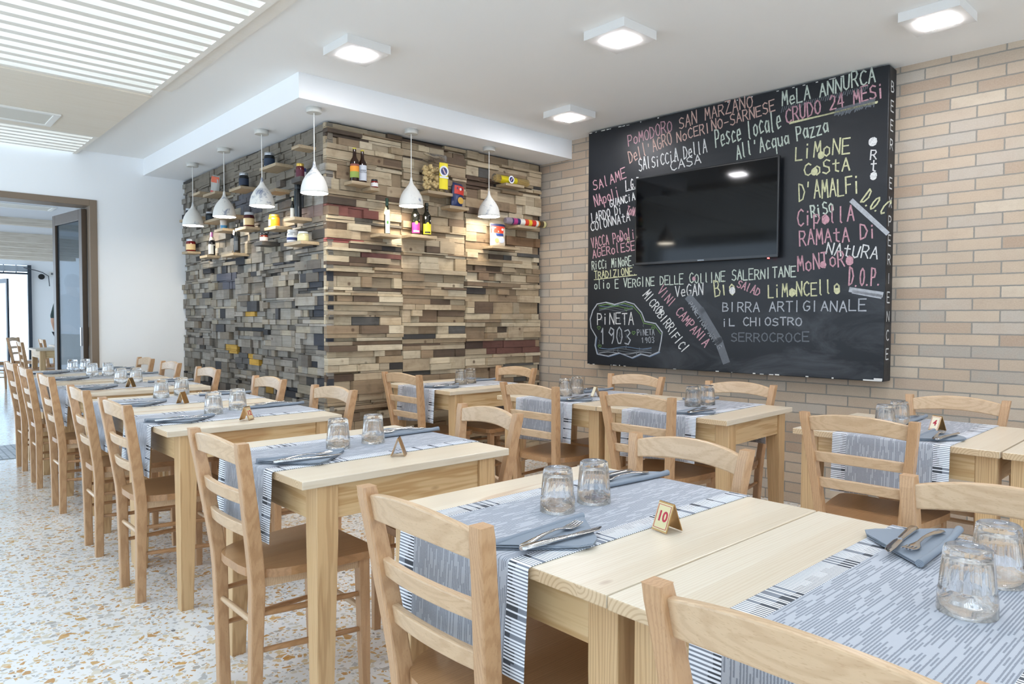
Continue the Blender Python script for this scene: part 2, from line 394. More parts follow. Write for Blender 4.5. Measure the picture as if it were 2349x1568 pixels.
struct('wall_center', MB().bb((XC+.035, YC+.04, .085), (4.62, YB, ZS)), plain('dark_backing', '2b2622', .9), 'core of the plank-clad corner block')
struct('trim_1', MB().bb((1.979, 4.094, ZS), (4.62, YB, ZC+.1)), PLASTER, 'dropped plaster soffit over the plank-clad block')
struct('ceiling', MB().bb((1.44, -5.2, ZC), (7, YB, ZC+.3)), CEIL, 'white plastered ceiling over the tables')
struct('baseboard_center', MB().bb((XC+.01, YC+.012, 0), (4.38, YC+.05, .085)).bb((XC+.01, YC+.012, 0), (XC+.05, YB, .085)), plain('white_skirting', 'e6e2da', .5), 'pale skirting under the plank cladding')

# reclaimed plank cladding
def pal(front):
    r = rnd.random()
    if front:
        cs = ['c8b08a', 'bda47c', 'd2bd96', 'b59a72', 'dccaa6', 'a98c66', 'cdb58e', 'b8a07a', 'a08562', 'd6c29c', 'bca886'] if r < .86 else ['82694e', '6e5740', '584736', '8c7052'] if r < .965 else ['4a4744', '5f5c57', '3d3733']
    else:
        cs = ['a8a193', '9d9588', 'b1a99c', '938a7c', 'b6aea0', 'a2998b', '9a9080', 'b3a68c', 'a79a84'] if r < .80 else ['82766a', '776d61', '8a7c68'] if r < .94 else ['3b3d44', '47474b', '2f3036', '4f4a44']  # side planks greyer: own tone plus cool daylight put into the colour
    c = rnd.choice(cs); k = rnd.uniform(.74, .98) if front else rnd.uniform(.62, .88); c = lin(c); g = (c[0]+c[1]+c[2])/3; c = [q*.8+g*.2 for q in c]; return (c[0]*k, c[1]*k, c[2]*k, 1)
def clad(front, spans, zlo, zhi, special):
    m = MB()
    for (a, b) in spans:
        z = zlo
        while z < zhi-.012:
            h = rnd.choice([.012, .016, .02, .024, .028, .035, .042, .05, .06, .075, .095] if front else [.012, .018, .024, .03, .04, .05, .065, .085])
            if zhi-z-h < .02: h = zhi-z
            s = a; base = rnd.uniform(0, .012)
            while s < b-.003:
                w = (rnd.uniform(.12, .42) if h < .04 else rnd.uniform(.07, .26))*(1 if front else .8)
                if b-s-w < .05: w = b-s
                sub = 1
                if h > .075 and rnd.random() < .3: sub = 2
                for q in range(sub):
                    hh = h/sub; zz = z+q*hh; d = base+rnd.uniform(.012, .05) if rnd.random() > .12 else base+rnd.uniform(0, .012)
                    g = .0012
                    col = pal(front)
                    for (s0, s1, z0, z1, cc, dd) in special:
                        mid, zm = s+w/2, zz+hh/2
                        if s0 <= mid <= s1 and z0 <= zm <= z1: col = lin(cc); d = d*.5+dd*.5
                    n0 = len(m.v); t = rnd.uniform(-.003, .003)
                    if front:
                        y1 = YC+.045; y0 = y1-.012-d
                        vs = [(s+g, y0+t, zz+g), (s+w-g, y0-t, zz+g), (s+w-g, y0-t, zz+hh-g), (s+g, y0+t, zz+hh-g), (s+g, y1, zz+g), (s+w-g, y1, zz+g), (s+w-g, y1, zz+hh-g), (s+g, y1, zz+hh-g)]
                    else:
                        x1 = XC+.05; x0 = x1-.012-d
                        vs = [(x0+t, s+w-g, zz+g), (x0-t, s+g, zz+g), (x0-t, s+g, zz+hh-g), (x0+t, s+w-g, zz+hh-g), (x1, s+w-g, zz+g), (x1, s+g, zz+g), (x1, s+g, zz+hh-g), (x1, s+w-g, zz+hh-g)]
                    m.add(vs, [(0, 1, 2, 3), (5, 4, 7, 6), (1, 5, 6, 2), (4, 0, 3, 7), (3, 2, 6, 7), (4, 5, 1, 0)])
                    for i in range(8): m.col[n0+i] = col
                s += w
            z += h
    return m
def sp_f(x0, y0, x1, y1, c, d=.03):
    A = aty(x0, y0, YC); B = aty(x1, y1, YC); return (A[0], B[0], min(A[2], B[2]), max(A[2], B[2]), c, d)
def sp_l(x0, y0, x1, y1, c, d=.03):
    A = atx(x0, y0, XC); B = atx(x1, y1, XC); return (B[1], A[1], min(A[2], B[2]), max(A[2], B[2]), c, d)
SPF = [sp_f(752, 538, 810, 558, 'a8605a'), sp_f(784, 472, 870, 498, '7a4a42'), sp_f(795, 580, 880, 594, '6e4640'), sp_f(1100, 790, 1230, 802, '6e4a40'),
       sp_f(752, 505, 800, 530, '584838'), sp_f(818, 500, 880, 520, '5b564e'), sp_f(752, 572, 815, 582, '35363c'), sp_f(1073, 785, 1100, 802, '4a3a30'),
       sp_f(752, 600, 778, 622, '564538'), sp_f(818, 595, 855, 620, '5c4a3a'), sp_f(808, 648, 870, 664, '5d564c'), sp_f(1085, 405, 1130, 440, '5a4636'), sp_f(990, 800, 1060, 812, '58493b'),
       sp_f(760, 280, 1240, 372, '86694a'), sp_f(752, 860, 815, 885, '5b4838'), sp_f(1150, 540, 1235, 565, '83664a')]
SPL = [sp_l(563, 705, 590, 728, 'c49a3e'), sp_l(513, 788, 536, 810, 'c49a3e'), sp_l(565, 810, 592, 836, 'cda03a'), sp_l(709, 700, 742, 726, '33353c'), sp_l(722, 776, 744, 802, '30323a'),
       sp_l(720, 620, 744, 655, '33353c'), sp_l(505, 630, 536, 655, '565660'), sp_l(545, 450, 600, 490, '5a5a60'), sp_l(690, 345, 728, 395, '5d5c60'), sp_l(536, 812, 566, 845, '5a5856'), sp_l(640, 880, 672, 910, '2b2c31'), sp_l(600, 880, 625, 905, 'b08a3a'),
       sp_l(690, 470, 744, 490, '7d6a63'), sp_l(436, 400, 745, 380, '7f7668')]
struct('wall_front', clad(True, ((XC-.005, 2.935), (2.938, 3.535), (3.538, 4.36)), .085, ZS-.012, SPF), RECLAIM, 'cladding of tan reclaimed plank offcuts facing the tables')
struct('wall_side', clad(False, ((YC+.006, 4.893), (4.896, 5.47), (5.473, 6.04), (6.043, 6.617), (6.62, YB)), .085, ZS-.015, SPL), RECLAIM, 'cladding of grey reclaimed plank offcuts facing the aisle')

# slatted roof over the aisle
ZL = 2.668
def slats(y0, y1, pitch, name, label):
    m = MB(); y = y0
    while y < y1:
        m.bb((-2.75, y, ZL), (1.40, y+.05, ZL+.08)); y += pitch
    return struct(name, m, SLAT, label)
slats(-3.0, 5.05, .1235, 'trim_2', 'white-washed slatted grille over the aisle, nearer bay')
slats(6.52, YB-.03, .118, 'trim_3', 'white-washed slatted grille over the aisle, bay by the doorway')
struct('trim_4', MB().bb((-2.75, 5.075, ZL-.01), (1.425, 6.49, ZL+.06)), PANEL, 'pale wood ceiling panel between the two slatted bays')
struct('trim_5', MB().bb((1.40, -3.0, ZL), (1.432, 5.07, ZL+.13)).bb((1.40, 6.49, ZL), (1.432, YB-.002, ZL+.13)).bb((1.434, -3, ZL+.022), (1.52, 4.98, ZC-.001)), SLAT, 'white edge beam along the slatted grilles')
struct('trim_6', MB().bb((-3.0, 5.02, ZL+.065), (1.44, 6.53, ZL+.30)).bb((1.432, -5.2, ZC+.1), (1.60, YB, ZC+.32)), CEIL, 'roof deck above the pale wood panel')
# ceiling cassette set in the panel
ac = empty('air_conditioner', (.45, 6.14, ZL-.01), 0, 'white ceiling air conditioner cassette flush in the pale wood panel', 'air conditioner')
WHITE = plain('white_plastic', 'eceae4', .4)
MB().bb((-.62, -.20, -.012), (.62, -.165, 0)).bb((-.62, .165, -.012), (.62, .20, 0)).bb((-.62, -.165, -.012), (-.575, .165, 0)).bb((.575, -.165, -.012), (.62, .165, 0)).build('frame', WHITE, ac, bevel=.003)
MB().bb((-.575, -.165, -.006), (.575, .165, -.001)).build('grille', plain('cassette_grille', 'd9d5ca', .6), ac)

o = copy_tree(ac); o.location = (1.24, 10.9, 2.62); tag(o, 'long white ceiling air conditioner in the room beyond the doorway')
# side and rear walls with large openings (behind the camera and out of frame)
m = MB().bb((-3.0, -5.2, 0), (-2.8, YB, .12)).bb((-3.0, -5.2, 2.5), (-2.8, YB, 2.95))
m.bb((-3.0, -5.2, .12), (-2.8, 2.4, .95))
for y, q, z in ((-5.2, 3.0, .95), (-.9, 3.6, .95), (4.6, .2, .12), (7.1, .24, .12)): m.bb((-3.0, y, z), (-2.8, y+q, 2.5))  # unseen aisle wall: openings shaped for daylight, front end closed to hold it back
struct('wall_left', m, PLASTER, 'unseen white aisle wall, its openings shaped to let in daylight')
m = MB().bb((-3.0, -5.4, 0), (7, -5.2, .15)).bb((-3.0, -5.4, 2.45), (7, -5.2, 2.95)).bb((4.2, -5.4, .15), (7, -5.2, 2.45))
for x in (-3.0, -.65, 1.75): m.bb((x, -5.4, .15), (x+.25, -5.2, 2.45))
struct('wall_rear', m, PLASTER, 'white wall of wide windows behind the tables')

# doorway frame and folded leaf
BROWN = plain('brown_lacquer', '7d6b58', .4); BROWN2 = plain('dark_brown_lacquer', '4d3e30', .35)
d = empty('door_1', (1.554, YB, 0)); tag(d, 'brown doorway frame with a glazed leaf folded back', None, None, 'structure')
MB().bb((-.03, -.015, 0), (.03, .23, 2.274)).bb((-2.454, -.015, 2.219), (-.03, .23, 2.274)).bb((-2.454, -.015, 0), (-2.39, .23, 2.219)).build('frame', BROWN, d, bevel=.003)
lf = MB(); L = .78
def leafbox(a, b, z0, z1, t=.022): lf.bb((-t, a, z0), (t, b, z1))
leafbox(0, .075, .02, 2.2); leafbox(L-.075, L, .02, 2.2); leafbox(.075, L-.075, .02, .14); leafbox(.075, L-.075, 2.1, 2.2)
l = lf.build('door_leaf', BROWN2, d, bevel=.004); l.location = (-.055, .09, 0); l.rotation_euler = (0, 0, R(7))
MB().bb((-.004, .075, .14), (.004, L-.075, 2.1)).build('pane', m_glass('reflection_tint_pane', '8f9aa2', .5, 1.4), l)  # grey tint stands in for the dark interior reflected in the glass
MB().bb((-.03, .03, .95), (.03, .05, 1.12)).build('handle', STEEL, l)
m = MB().bb((-.84, YB+.005, 0), (1.52, YB+.80, .004))
def m_mat():
    m = MT('threshold_mosaic'); b = m.n('TexBrick'); b.offset = 0
    for k, v in (('Scale', 1), ('Mortar Size', .006), ('Brick Width', .05), ('Row Height', .05)): b.inputs[k].default_value = v
    b.inputs['Color1'].default_value = lin('b9c0c8'); b.inputs['Color2'].default_value = lin('d8dde2'); b.inputs['Mortar'].default_value = lin('8b949c'); m.l(m.coord(), b.inputs['Vector'])
    return m.set(b.outputs[0], .4)
struct('trim_7', m, m_mat(), 'grey mosaic threshold strip in the doorway')

# room beyond the doorway
m = MB().bb((2.92, 20, 0), (5.0, 20.2, 2.7)).bb((-3.2, 20, 2.42), (2.92, 20.2, 2.7)).bb((4.8, YB+.22, 0), (5.0, 20, 2.7))
struct('wall_far', m, PLASTER, 'white wall of the room beyond the doorway')
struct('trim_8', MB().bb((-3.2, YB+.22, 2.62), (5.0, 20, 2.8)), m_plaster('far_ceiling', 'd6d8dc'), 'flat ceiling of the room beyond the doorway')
BEAM = wood('grey_beam', 0, 'cfc4b4', 'a8967c', 'dbd2c4', rough=.6)
for y, h in ((12.2, .10), (14.4, .15), (15.5, .15), (16.6, .15), (17.7, .15), (18.9, .15)):
    tag(MB().bb((-3.2, y, 2.62-h), (4.8, y+.14, 2.62)).build('trim_9', BEAM), 'grey wood ceiling beam in the room beyond', None, None, 'structure')
d2 = empty('door_2', (2.90, 19.95, 0)); tag(d2, 'dark framed street door standing open at the far end', None, None, 'structure')
DKB = plain('dark_blue_frame', '2d3742', .4)
MB().bb((-.05, -.05, 0), (.02, .06, 2.42)).bb((-3.2, -.05, 2.20), (-.05, .02, 2.24)).build('frame', DKB, d2)
l2 = MB().bb((-.02, 0, .02), (.02, .07, 2.1)).bb((-.02, .75, .02), (.02, .82, 2.1)).bb((-.02, .07, .02), (.02, .75, .12)).bb((-.02, .07, 2.0), (.02, .75, 2.1)).build('door_leaf', DKB, d2); l2.location = (-.42, .1, 0); l2.rotation_euler = (0, 0, R(12))
MB().bb((-.005, .07, .12), (.005, .75, 2.0)).build('pane', PANE, l2)
g = MB()
for i in range(9): g.bb((-2.2+.24*i, -.03, 2.24), (-2.18+.24*i, 0, 2.42))
g.bb((-2.3, -.015, 2.26), (-.05, -.012, 2.40)).build('transom_grille', plain('grille_grey', 'aab2ba', .5), d2)
struct('trim_10', MB().bb((-20, 24, -.25), (40, 70, -.02)), plain('outdoor_paving', 'd9d6cf', .8), 'pale paving outside the street door')

# ------------------------------------------------------------------ dining chairs
HT = .855
def xpost(z): return .006 - (0 if z < .42 else .062*((z-.42)/(HT-.42))**1.15)
def ypost(z): return .122 + (z*.0625 if z < .5 else .5*.0625 + (z-.5)*.12)
def make_chair():
    root = empty('dining_chair')
    for s in (-1, 1):
        rings = []
        for z in (0, .2, .40, .46, .55, .65, .75, .83, HT):
            x, y = xpost(z), s*ypost(z); dx = .019 if z < .3 else .022 if z < .7 else .0195; dy = .0165
            if z == HT: dx *= .86
            rings.append([(x-dx, y-dy, z), (x+dx, y-dy, z), (x+dx, y+dy, z), (x-dx, y+dy, z)])
        m = MB().loft(rings); m.build('back_post', BEECH_Z, root, bevel=.0045, seg=2)
    def rail(name, z0, z1, arch_t, arch_b, bow, th=.0095):
        rings = []; zm = (z0+z1)/2; yl = ypost(zm)-.010
        for i in range(15):
            u = -1+2*i/14; k = 1-u*u; zt, zb = z1+arch_t*k, z0+arch_b*k; off = -bow*k+.004
            rings.append([(xpost(zb)+off-th, u*yl, zb), (xpost(zb)+off+th, u*yl, zb), (xpost(zt)+off+th, u*yl, zt), (xpost(zt)+off-th, u*yl, zt)])
        MB().loft(rings).build(name, BEECH_Y, root, bevel=.004, seg=2)
    rail('crest_rail', .782, .838, .022, .014, .022)
    rail('back_slat', .662, .702, .004, .004, .018)
    rail('back_slat', .560, .600, .004, .004, .016)
    P = []
    for x, y in ((-.014, .055), (-.008, .095), (.006, .122), (.028, .146), (.058, .166), (.10, .181), (.25, .203), (.355, .212), (.380, .205), (.392, .185), (.396, .10)): P.append((x, y))
    poly = [(x, -y) for x, y in P] + [(x, y) for x, y in P[::-1]]
    MB().prism(poly, .432, .458).build('seat', BEECH_X, root, bevel=.007, seg=3)
    for s in (-1, 1):
        rings = []
        for z, d in ((0, .014), (.2, .0175), (.43, .019)):
            x, y = .345+(.43-z)*.015, s*(.180+(.43-z)*.01)
            rings.append([(x-d, y-d, z), (x+d, y-d, z), (x+d, y+d, z), (x-d, y+d, z)])
        MB().loft(rings).build('front_leg', BEECH_Z, root, bevel=.004)
    m = MB().bb((.32, -.165, .402), (.345, .165, .431))
    for s in (-1, 1): m.loft([[(.02, s*.135-.009, .402), (.02, s*.135+.009, .402), (.02, s*.135+.009, .431), (.02, s*.135-.009, .431)], [(.335, s*.182-.009, .402), (.335, s*.182+.009, .402), (.335, s*.182+.009, .431), (.335, s*.182-.009, .431)]])
    m.build('seat_frame', BEECH_Y, root, bevel=.002)
    for s in (-1, 1):
        for za, zb in ((.322, .314), (.208, .196)):
            p0 = Vector((xpost(za)+.012, s*ypost(za), za)); p1 = Vector((.350, s*.183, zb))
            MB().tube([p0.lerp(p1, t) for t in (0, .15, .5, .85, 1)], [.0075, .009, .0105, .009, .0075], 10).build('side_rung', BEECH_X, root)
    MB().tube([(.006, -.135, .295), (.006, -.07, .295), (.006, .07, .295), (.006, .135, .295)], [.008, .010, .010, .008], 10).build('back_rung', BEECH_Y, root)
    MB().tube([(.349, -.182, .262), (.349, -.07, .262), (.349, .07, .262), (.349, .182, .262)], [.008, .0105, .0105, .008], 10).build('front_rung', BEECH_Y, root)
    return root

# ------------------------------------------------------------------ tables, runners and settings
def make_table(lx, ly):
    root = empty('dining_table')
    z = ZT
    MB().bb((0, 0, z-.0245), (lx, ly, z)).build('tabletop', PINE_X, root, bevel=.0025)
    ix, iy = .052, .016; w = .07
    for sx in (0, 1):
        for sy in (0, 1):
            rings = []
            for zz, k in ((0, .050), (.58, w), (z-.0245, w)):
                x0 = ix if sx == 0 else lx-ix-k; y0 = iy if sy == 0 else ly-iy-k
                rings.append([(x0, y0, zz), (x0+k, y0, zz), (x0+k, y0+k, zz), (x0, y0+k, zz)])
            MB().loft(rings).build('leg', PINE_Z, root, bevel=.003)
    a, b = z-.0245-.105, z-.0245
    MB().bb((ix+.002, iy+w, a), (ix+.024, ly-iy-w, b)).build('apron', PINE_YA, root, bevel=.002)
    MB().bb((lx-ix-.024, iy+w, a), (lx-ix-.002, ly-iy-w, b)).build('apron', PINE_YA, root, bevel=.002)
    MB().bb((ix+w, iy+.010, a), (lx-ix-w, iy+.034, b)).build('apron', PINE_XA, root, bevel=.002)
    MB().bb((ix+w, ly-iy-.034, a), (lx-ix-w, ly-iy-.010, b)).build('apron', PINE_XA, root, bevel=.002)
    return root
RW = .42
def make_runner(lx):
    drop, r = .225, .006; L0 = drop-r; arc = PI*r/2; T = 2*(L0+arc)+lx
    top = ZT+.0016; wob = random.Random(3)
    path = []
    def P(u):
        if u < L0: return (-r-.004-.012*math.sin(PI*.5*(L0-u)/L0)**2*.4, top-r-(L0-u))
        u -= L0
        if u < arc: a = u/r; return (-.004-r*math.cos(a)+.004*a/(PI/2), top-r+r*math.sin(a))
        u -= arc
        if u < lx: return (u, top)
        u -= lx
        if u < arc: a = u/r; return (lx+.004+r*math.sin(a)-.004*(1-a/(PI/2)), top-r+r*math.cos(a))
        u -= arc; return (lx+r+.004, top-r-u)
    us = [L0*i/8 for i in range(8)]+[L0+arc*i/5 for i in range(5)]+[L0+arc+lx*i/10 for i in range(10)]+[L0+arc+lx+arc*i/5 for i in range(5)]+[L0+2*arc+lx+L0*i/8 for i in range(9)]
    nv = 12; m = MB(); b = 0
    for u in us:
        x, z = P(u); hang = max(0, top-.02-z)
        for j in range(nv+1):
            v = RW*j/nv
            xx = x + (-1 if x < lx/2 else 1)*(.010*abs(math.sin(v*17+.6))*hang/drop)
            zz = z + (.012*math.sin(v*9+1)*(hang/drop)**2)
            m.v.append((xx, v-RW/2, zz)); m.uv[len(m.v)-1] = (u, v)
    n = nv+1
    for i in range(len(us)-1):
        for j in range(nv): m.f.append([i*n+j, (i+1)*n+j, (i+1)*n+j+1, i*n+j+1]); m.sm.append(True)
    return m.build('table_runner', RUNNER, solid=.0016)
def make_glass():
    nf, ns = 10, 4; n = nf*ns
    def fac(k, j):
        q = (j % ns)/ns-.5; pl = math.cos(PI/nf)/math.cos(q*2*PI/nf)
        return {3: .5+.5*pl, 4: pl, 5: pl, 6: pl, 7: .4+.6*pl}.get(k, 1)
    prof = [(.0395, .0), (.0425, .0), (.0417, .030), (.0412, .0355), (.0402, .040), (.0370, .080), (.0352, .097), (.0338, .1015), (.0305, .1035), (.026, .1028), (.0005, .1018), (.0005, .087), (.024, .087), (.0285, .083), (.0318, .070), (.0352, .045), (.0385, .02)]
    m = MB().lathe(prof, n, closed=True, fac=fac)
    for i in range(len(m.f)):
        if 3*n <= i < 7*n: m.sm[i] = False
    return m.build('tumbler', GLASS)
def make_napkin():
    root = empty('napkin')
    m = MB(); hb, ht = .148, .140
    for k, (dx, dy) in enumerate(((.006, -.004), (-.002, -.002), (.003, .001), (0, 0))):
        z0 = .0012+k*.0023
        def tri(s=1.0): return [(-hb*s+dx, dy), (hb*s+dx, dy), (hb*s*.12+dx, ht*s+dy), (-hb*s*.12+dx, ht*s+dy)]
        P = tri(); n0 = len(m.v); N = 10
        # thin wavy sheet lofted along the base direction
        rings = []
        for i in range(N+1):
            u = -1+2*i/N; x = hb*u+dx; top = ht*min(1, (1-abs(u))/.88)+.0015; wz = .0012*math.sin(u*5+k)*(1 if k > 1 else .3)
            rings.append([(x, dy, z0), (x, dy+top, z0+wz), (x, dy+top, z0+wz+.0018), (x, dy, z0+.0018)])
        m.loft(rings)
    m.build('folded_layers', NAPKIN, root)
    MB().tube([(-hb, -.001, .0085), (-hb*.6, -.003, .0075), (0, -.004, .0072), (hb*.6, -.003, .0075), (hb, -.001, .009)], [.0075, .0065, .006, .0065, .0085], 12).build('rolled_edge', NAPKIN, root)
    return root
def strip(m, pts, th):
    """flat metal bar: pts = (x, y, halfwidth, z)"""
    rings = []
    for x, y, h, z in pts: rings.append([(x, y-h, z-th/2), (x, y-h*.55, z-th), (x, y+h*.55, z-th), (x, y+h, z-th/2), (x, y+h*.7, z+th*.4), (x, y-h*.7, z+th*.4)])
    m.loft(rings, smooth=True)
def make_fork():
    m = MB()
    strip(m, [(-.10, 0, .006, .003), (-.096, 0, .0095, .003), (-.07, 0, .0085, .005), (-.03, 0, .005, .009), (.01, 0, .0034, .010), (.035, 0, .0034, .007), (.047, 0, .008, .005), (.055, 0, .0118, .004), (.066, 0, .012, .004)], .0026)
    for k in range(4):
        y = -.0095+k*.00633; strip(m, [(.064, y, .0024, .004), (.08, y*1.02, .0021, .0045), (.10, y*.98, .0013, .008)], .0022)
    return m.build('fork', STEEL)
def make_knife():
    root = empty('table_knife')
    m = MB(); strip(m, [(-.112, 0, .006, .004), (-.108, 0, .010, .004), (-.08, 0, .0095, .005), (-.03, 0, .0075, .005), (0, 0, .0065, .005), (.006, 0, .0055, .005)], .005); m.build('handle', STEEL, root)
    m = MB(); strip(m, [(.005, 0, .0055, .005), (.02, 0, .009, .005), (.07, .0005, .0098, .005), (.095, .002, .0075, .005), (.110, .006, .002, .005)], .0012); m.build('blade', STEEL, root)
    return root
def text_mesh(txt, size, ext=.0003, font_offset=0.0):
    cu = bpy.data.curves.new('t', 'FONT'); cu.body = txt; cu.size = size; cu.extrude = ext; cu.align_x = 'CENTER'; cu.align_y = 'CENTER'; cu.offset = font_offset; cu.resolution_u = 3
    o = bpy.data.objects.new('t', cu); COL.objects.link(o)
    dg = bpy.context.evaluated_depsgraph_get(); me = bpy.data.meshes.new_from_object(o.evaluated_get(dg))
    bpy.data.objects.remove(o); bpy.data.curves.remove(cu)
    return me
def text_obj(name, txt, size, mat, parent, mw, **k):
    me = text_mesh(txt, size, **k); me.transform(mw); me.materials.clear(); me.materials.append(mat)
    o = bpy.data.objects.new(name, me); COL.objects.link(o); o.parent = parent; return o
def make_stand(num=None, blank=False, front=CARD):
    root = empty('table_number_stand'); w, h, s = .046, .060, .024
    for sg in (-1, 1):
        a = MB(); t = .0022
        a.loft([[(sg*s, -w/2, 0), (sg*(s-t), -w/2, 0), (sg*(s-t), w/2, 0), (sg*s, w/2, 0)], [(sg*.0012, -w/2, h), (sg*(.0012)-sg*t, -w/2, h), (sg*.0012-sg*t, w/2, h), (sg*.0012, w/2, h)]])
        a.build('face_plate', BRASS, root)
    al = math.atan2(s-.0012, h); f = lambda sg: Matrix.Translation((sg*((s+.0012)/2+.0006), 0, h/2)) @ Matrix.Rotation(sg*PI/2, 4, 'Z') @ Matrix.Rotation(PI/2-al, 4, 'X')
    for sg in (-1, 1):
        if num or blank:
            m = MB().box((0, 0, -.0002), (w*.93, h*.95, .0008)); p = m.build('number_card', front, root); p.data.transform(f(sg))
        if num:
            b = MB(); x, y = w*.41, h*.42
            for c_, d_ in (((0, y, .0005), (2*x, .0011, .0006)), ((0, -y, .0005), (2*x, .0011, .0006)), ((x, 0, .0005), (.0011, 2*y, .0006)), ((-x, 0, .0005), (.0011, 2*y, .0006))): b.box(c_, d_)
            p = b.build('border_line', RED, root); p.data.transform(f(sg))
            text_obj('number', num, .034 if len(num) == 1 else .031, RED, root, f(sg) @ Matrix.Translation((0, 0, .0005)), font_offset=.0008)
    return root

LX, LY = .785, .733; RX, RY = .715, .741
# name, x0, y0, yaw, size key, words used in labels
TABLES = [
 ('T0', .905, .020, 0, 'L', 'the frontmost table at bottom right'),
 ('T10', .907, .757, 0, 'L', 'the table numbered 10'),
 ('TA', .899, 1.855, 0, 'L', 'the lone table between numbers 10 and 12'),
 ('T12', .892, 3.035, 0, 'L', 'the table numbered 12'),
 ('T13', .905, 3.780, 0, 'L', 'the table joined behind number 12'),
 ('T14', .930, 4.880, 0, 'L', 'the third table from the doorway'),
 ('T15', .942, 5.745, 0, 'L', 'the second table from the doorway'),
 ('T16', .955, 6.482, 0, 'L', 'the farthest table by the doorway'),
 ('R1', 2.705, 3.535, 0, 'R', 'the table against the tan plank wall'),
 ('R2', 2.832, 2.446, -BY, 'R', 'the brick-wall table with the blank card'),
 ('R3', 2.876, 1.702, -BY, 'R', 'the table joined to the blank-card table'),
 ('R4', 2.925, .668, R(1.5), 'R', 'the table numbered 4'),
 ('R5', 2.945, -.08, R(1.5), 'R', 'the table cut off by the right frame edge'),
]
proto = {'L': make_table(LX, LY), 'R': make_table(RX, RY)}
prun = {'L': make_runner(LX), 'R': make_runner(RX)}
pg, pn, pf, pk, pc = make_glass(), make_napkin(), make_fork(), make_knife(), make_chair()
used = set()
def inst(p, loc, rz=0):
    if id(p) not in used: used.add(id(p)); o = p
    else: o = copy_tree(p)
    o.location = loc; o.rotation_euler = (0, 0, rz); return o
TW = {}
for nm, x0, y0, rz, key, words in TABLES:
    w, h = (LX, LY) if key == 'L' else (RX, RY)
    c, s = math.cos(rz), math.sin(rz)
    TW[nm] = lambda x, y, x0=x0, y0=y0, c=c, s=s: (x0+c*x-s*y, y0+s*x+c*y)
    lab = {'T0': 'pale pine table at bottom right, joined in front of the table numbered 10', 'T10': 'pale pine table carrying the number 10 stand, in the front of the aisle row',
           'TA': 'pale pine table standing alone between those numbered 10 and 12', 'T12': 'pale pine table carrying the number 12 stand', 'T13': 'pale pine table joined behind the one numbered 12',
           'T14': 'pale pine table standing alone, third of the row from the doorway', 'T15': 'pale pine table second from the doorway, joined to the farthest', 'T16': 'pale pine table farthest back, right by the doorway',
           'R1': 'pale pine table against the tan plank wall, in the far corner', 'R2': 'pale pine table by the brick wall with the blank white card', 'R3': 'pale pine table by the brick wall, joined in front of the blank-card table',
           'R4': 'pale pine table by the brick wall carrying the number 4 stand', 'R5': 'pale pine table by the brick wall, cut off by the right frame edge'}[nm]
    t = inst(proto[key], (x0, y0, 0), rz); tag(t, lab, 'table', 'pale pine dining tables')
    if nm == 'R5': continue
    yr = h/2+(.022 if key == 'L' else -.01)
    if nm == 'T0': yr = h/2-.01
    X, Y = TW[nm](0, yr)
    tag(inst(prun[key], (X, Y, 0), rz), 'grey woven runner with striped edges across '+words, 'table runner', 'grey woven table runners')
    # place settings at both ends
    if nm not in ():
        for end in (0, 1):
            if nm == 'T0' and end == 0: continue
            sx = .150 if end == 0 else w-.112; sg = -1 if end == 0 else 1
            px, py = TW[nm](sx, yr+sg*.080); jr = rnd.uniform(-.08, .08)
            ew = 'near aisle end' if (end == 0 and key == 'L') else 'wall end' if end else 'outer end'
            q = inst(pn, (px, py, ZT+.003), rz+(PI if end == 0 else 0)+jr); tag(q, 'grey napkin, %s of %s' % (ew, words), 'napkin', 'folded grey napkins')
            fx, fy = TW[nm](sx+(-.02 if end == 0 else .0), yr+sg*(.135)); kx, ky = TW[nm](sx+(-.02 if end == 0 else -.02), yr+sg*(.170))
            if end == 1: (fx, fy), (kx, ky) = TW[nm](sx-.01, yr+.105), TW[nm](sx-.04, yr+.140)
            q = inst(pf, (fx, fy, ZT+.0155), rz+(0 if end == 0 else PI)+R(6 if end == 0 else -2)+jr*.5); tag(q, 'steel fork, %s of %s' % (ew, words), 'fork', 'steel forks on napkins')
            q = inst(pk, (kx, ky, ZT+.0155), rz+(0 if end == 0 else PI)+R(-7 if end == 0 else 4)+jr*.5); tag(q, 'steel knife, %s of %s' % (ew, words), 'knife', 'steel knives on napkins')

GL = {'T0': ((2218, 1402), (2288, 1334)), 'T10': ((1279, 1170), (1362, 1150)), 'TA': ((778, 1026), (858, 1014)), 'T12': ((507, 947), (561, 937)), 'T13': ((380, 911), (426, 904)), 'T14': ((281, 878), (316, 876)),
      'T15': ((212, 863), (248, 861)), 'T16': ((167, 852), (196, 850.5)), 'R1': ((1057, 881), (1079, 878)), 'R2': ((1333, 903), (1358, 898)), 'R3': ((1589, 931), (1622, 927)), 'R4': ((2067, 973), (2096, 964))}
for nm, x0, y0, rz, key, words in TABLES:
    if nm not in GL: continue
    w, h = (LX, LY) if key == 'L' else (RX, RY)
    sh = 0
    for i in (1, 0):
        px, py = GL[nm][i]; P = atz(px, py, ZT+.003)
        # keep on the table: clamp in the table frame
        c, s = math.cos(rz), math.sin(rz); u, v = c*(P[0]-x0)+s*(P[1]-y0), -s*(P[0]-x0)+c*(P[1]-y0)
        u = min(max(u, .1), w-.1); v = min(max(v, .1), h-.06)
        if i == 1 and v > h/2+.03 and u > w-.308: sh = w-.308-u
        u += sh
        X, Y = TW[nm](u, v)
        tag(inst(pg, (X, Y, ZT+.0028), rnd.uniform(0, 1)), '%s upturned faceted tumbler on %s' % (('left' if i == 0 else 'right'), words), 'glass', 'upturned faceted tumblers')
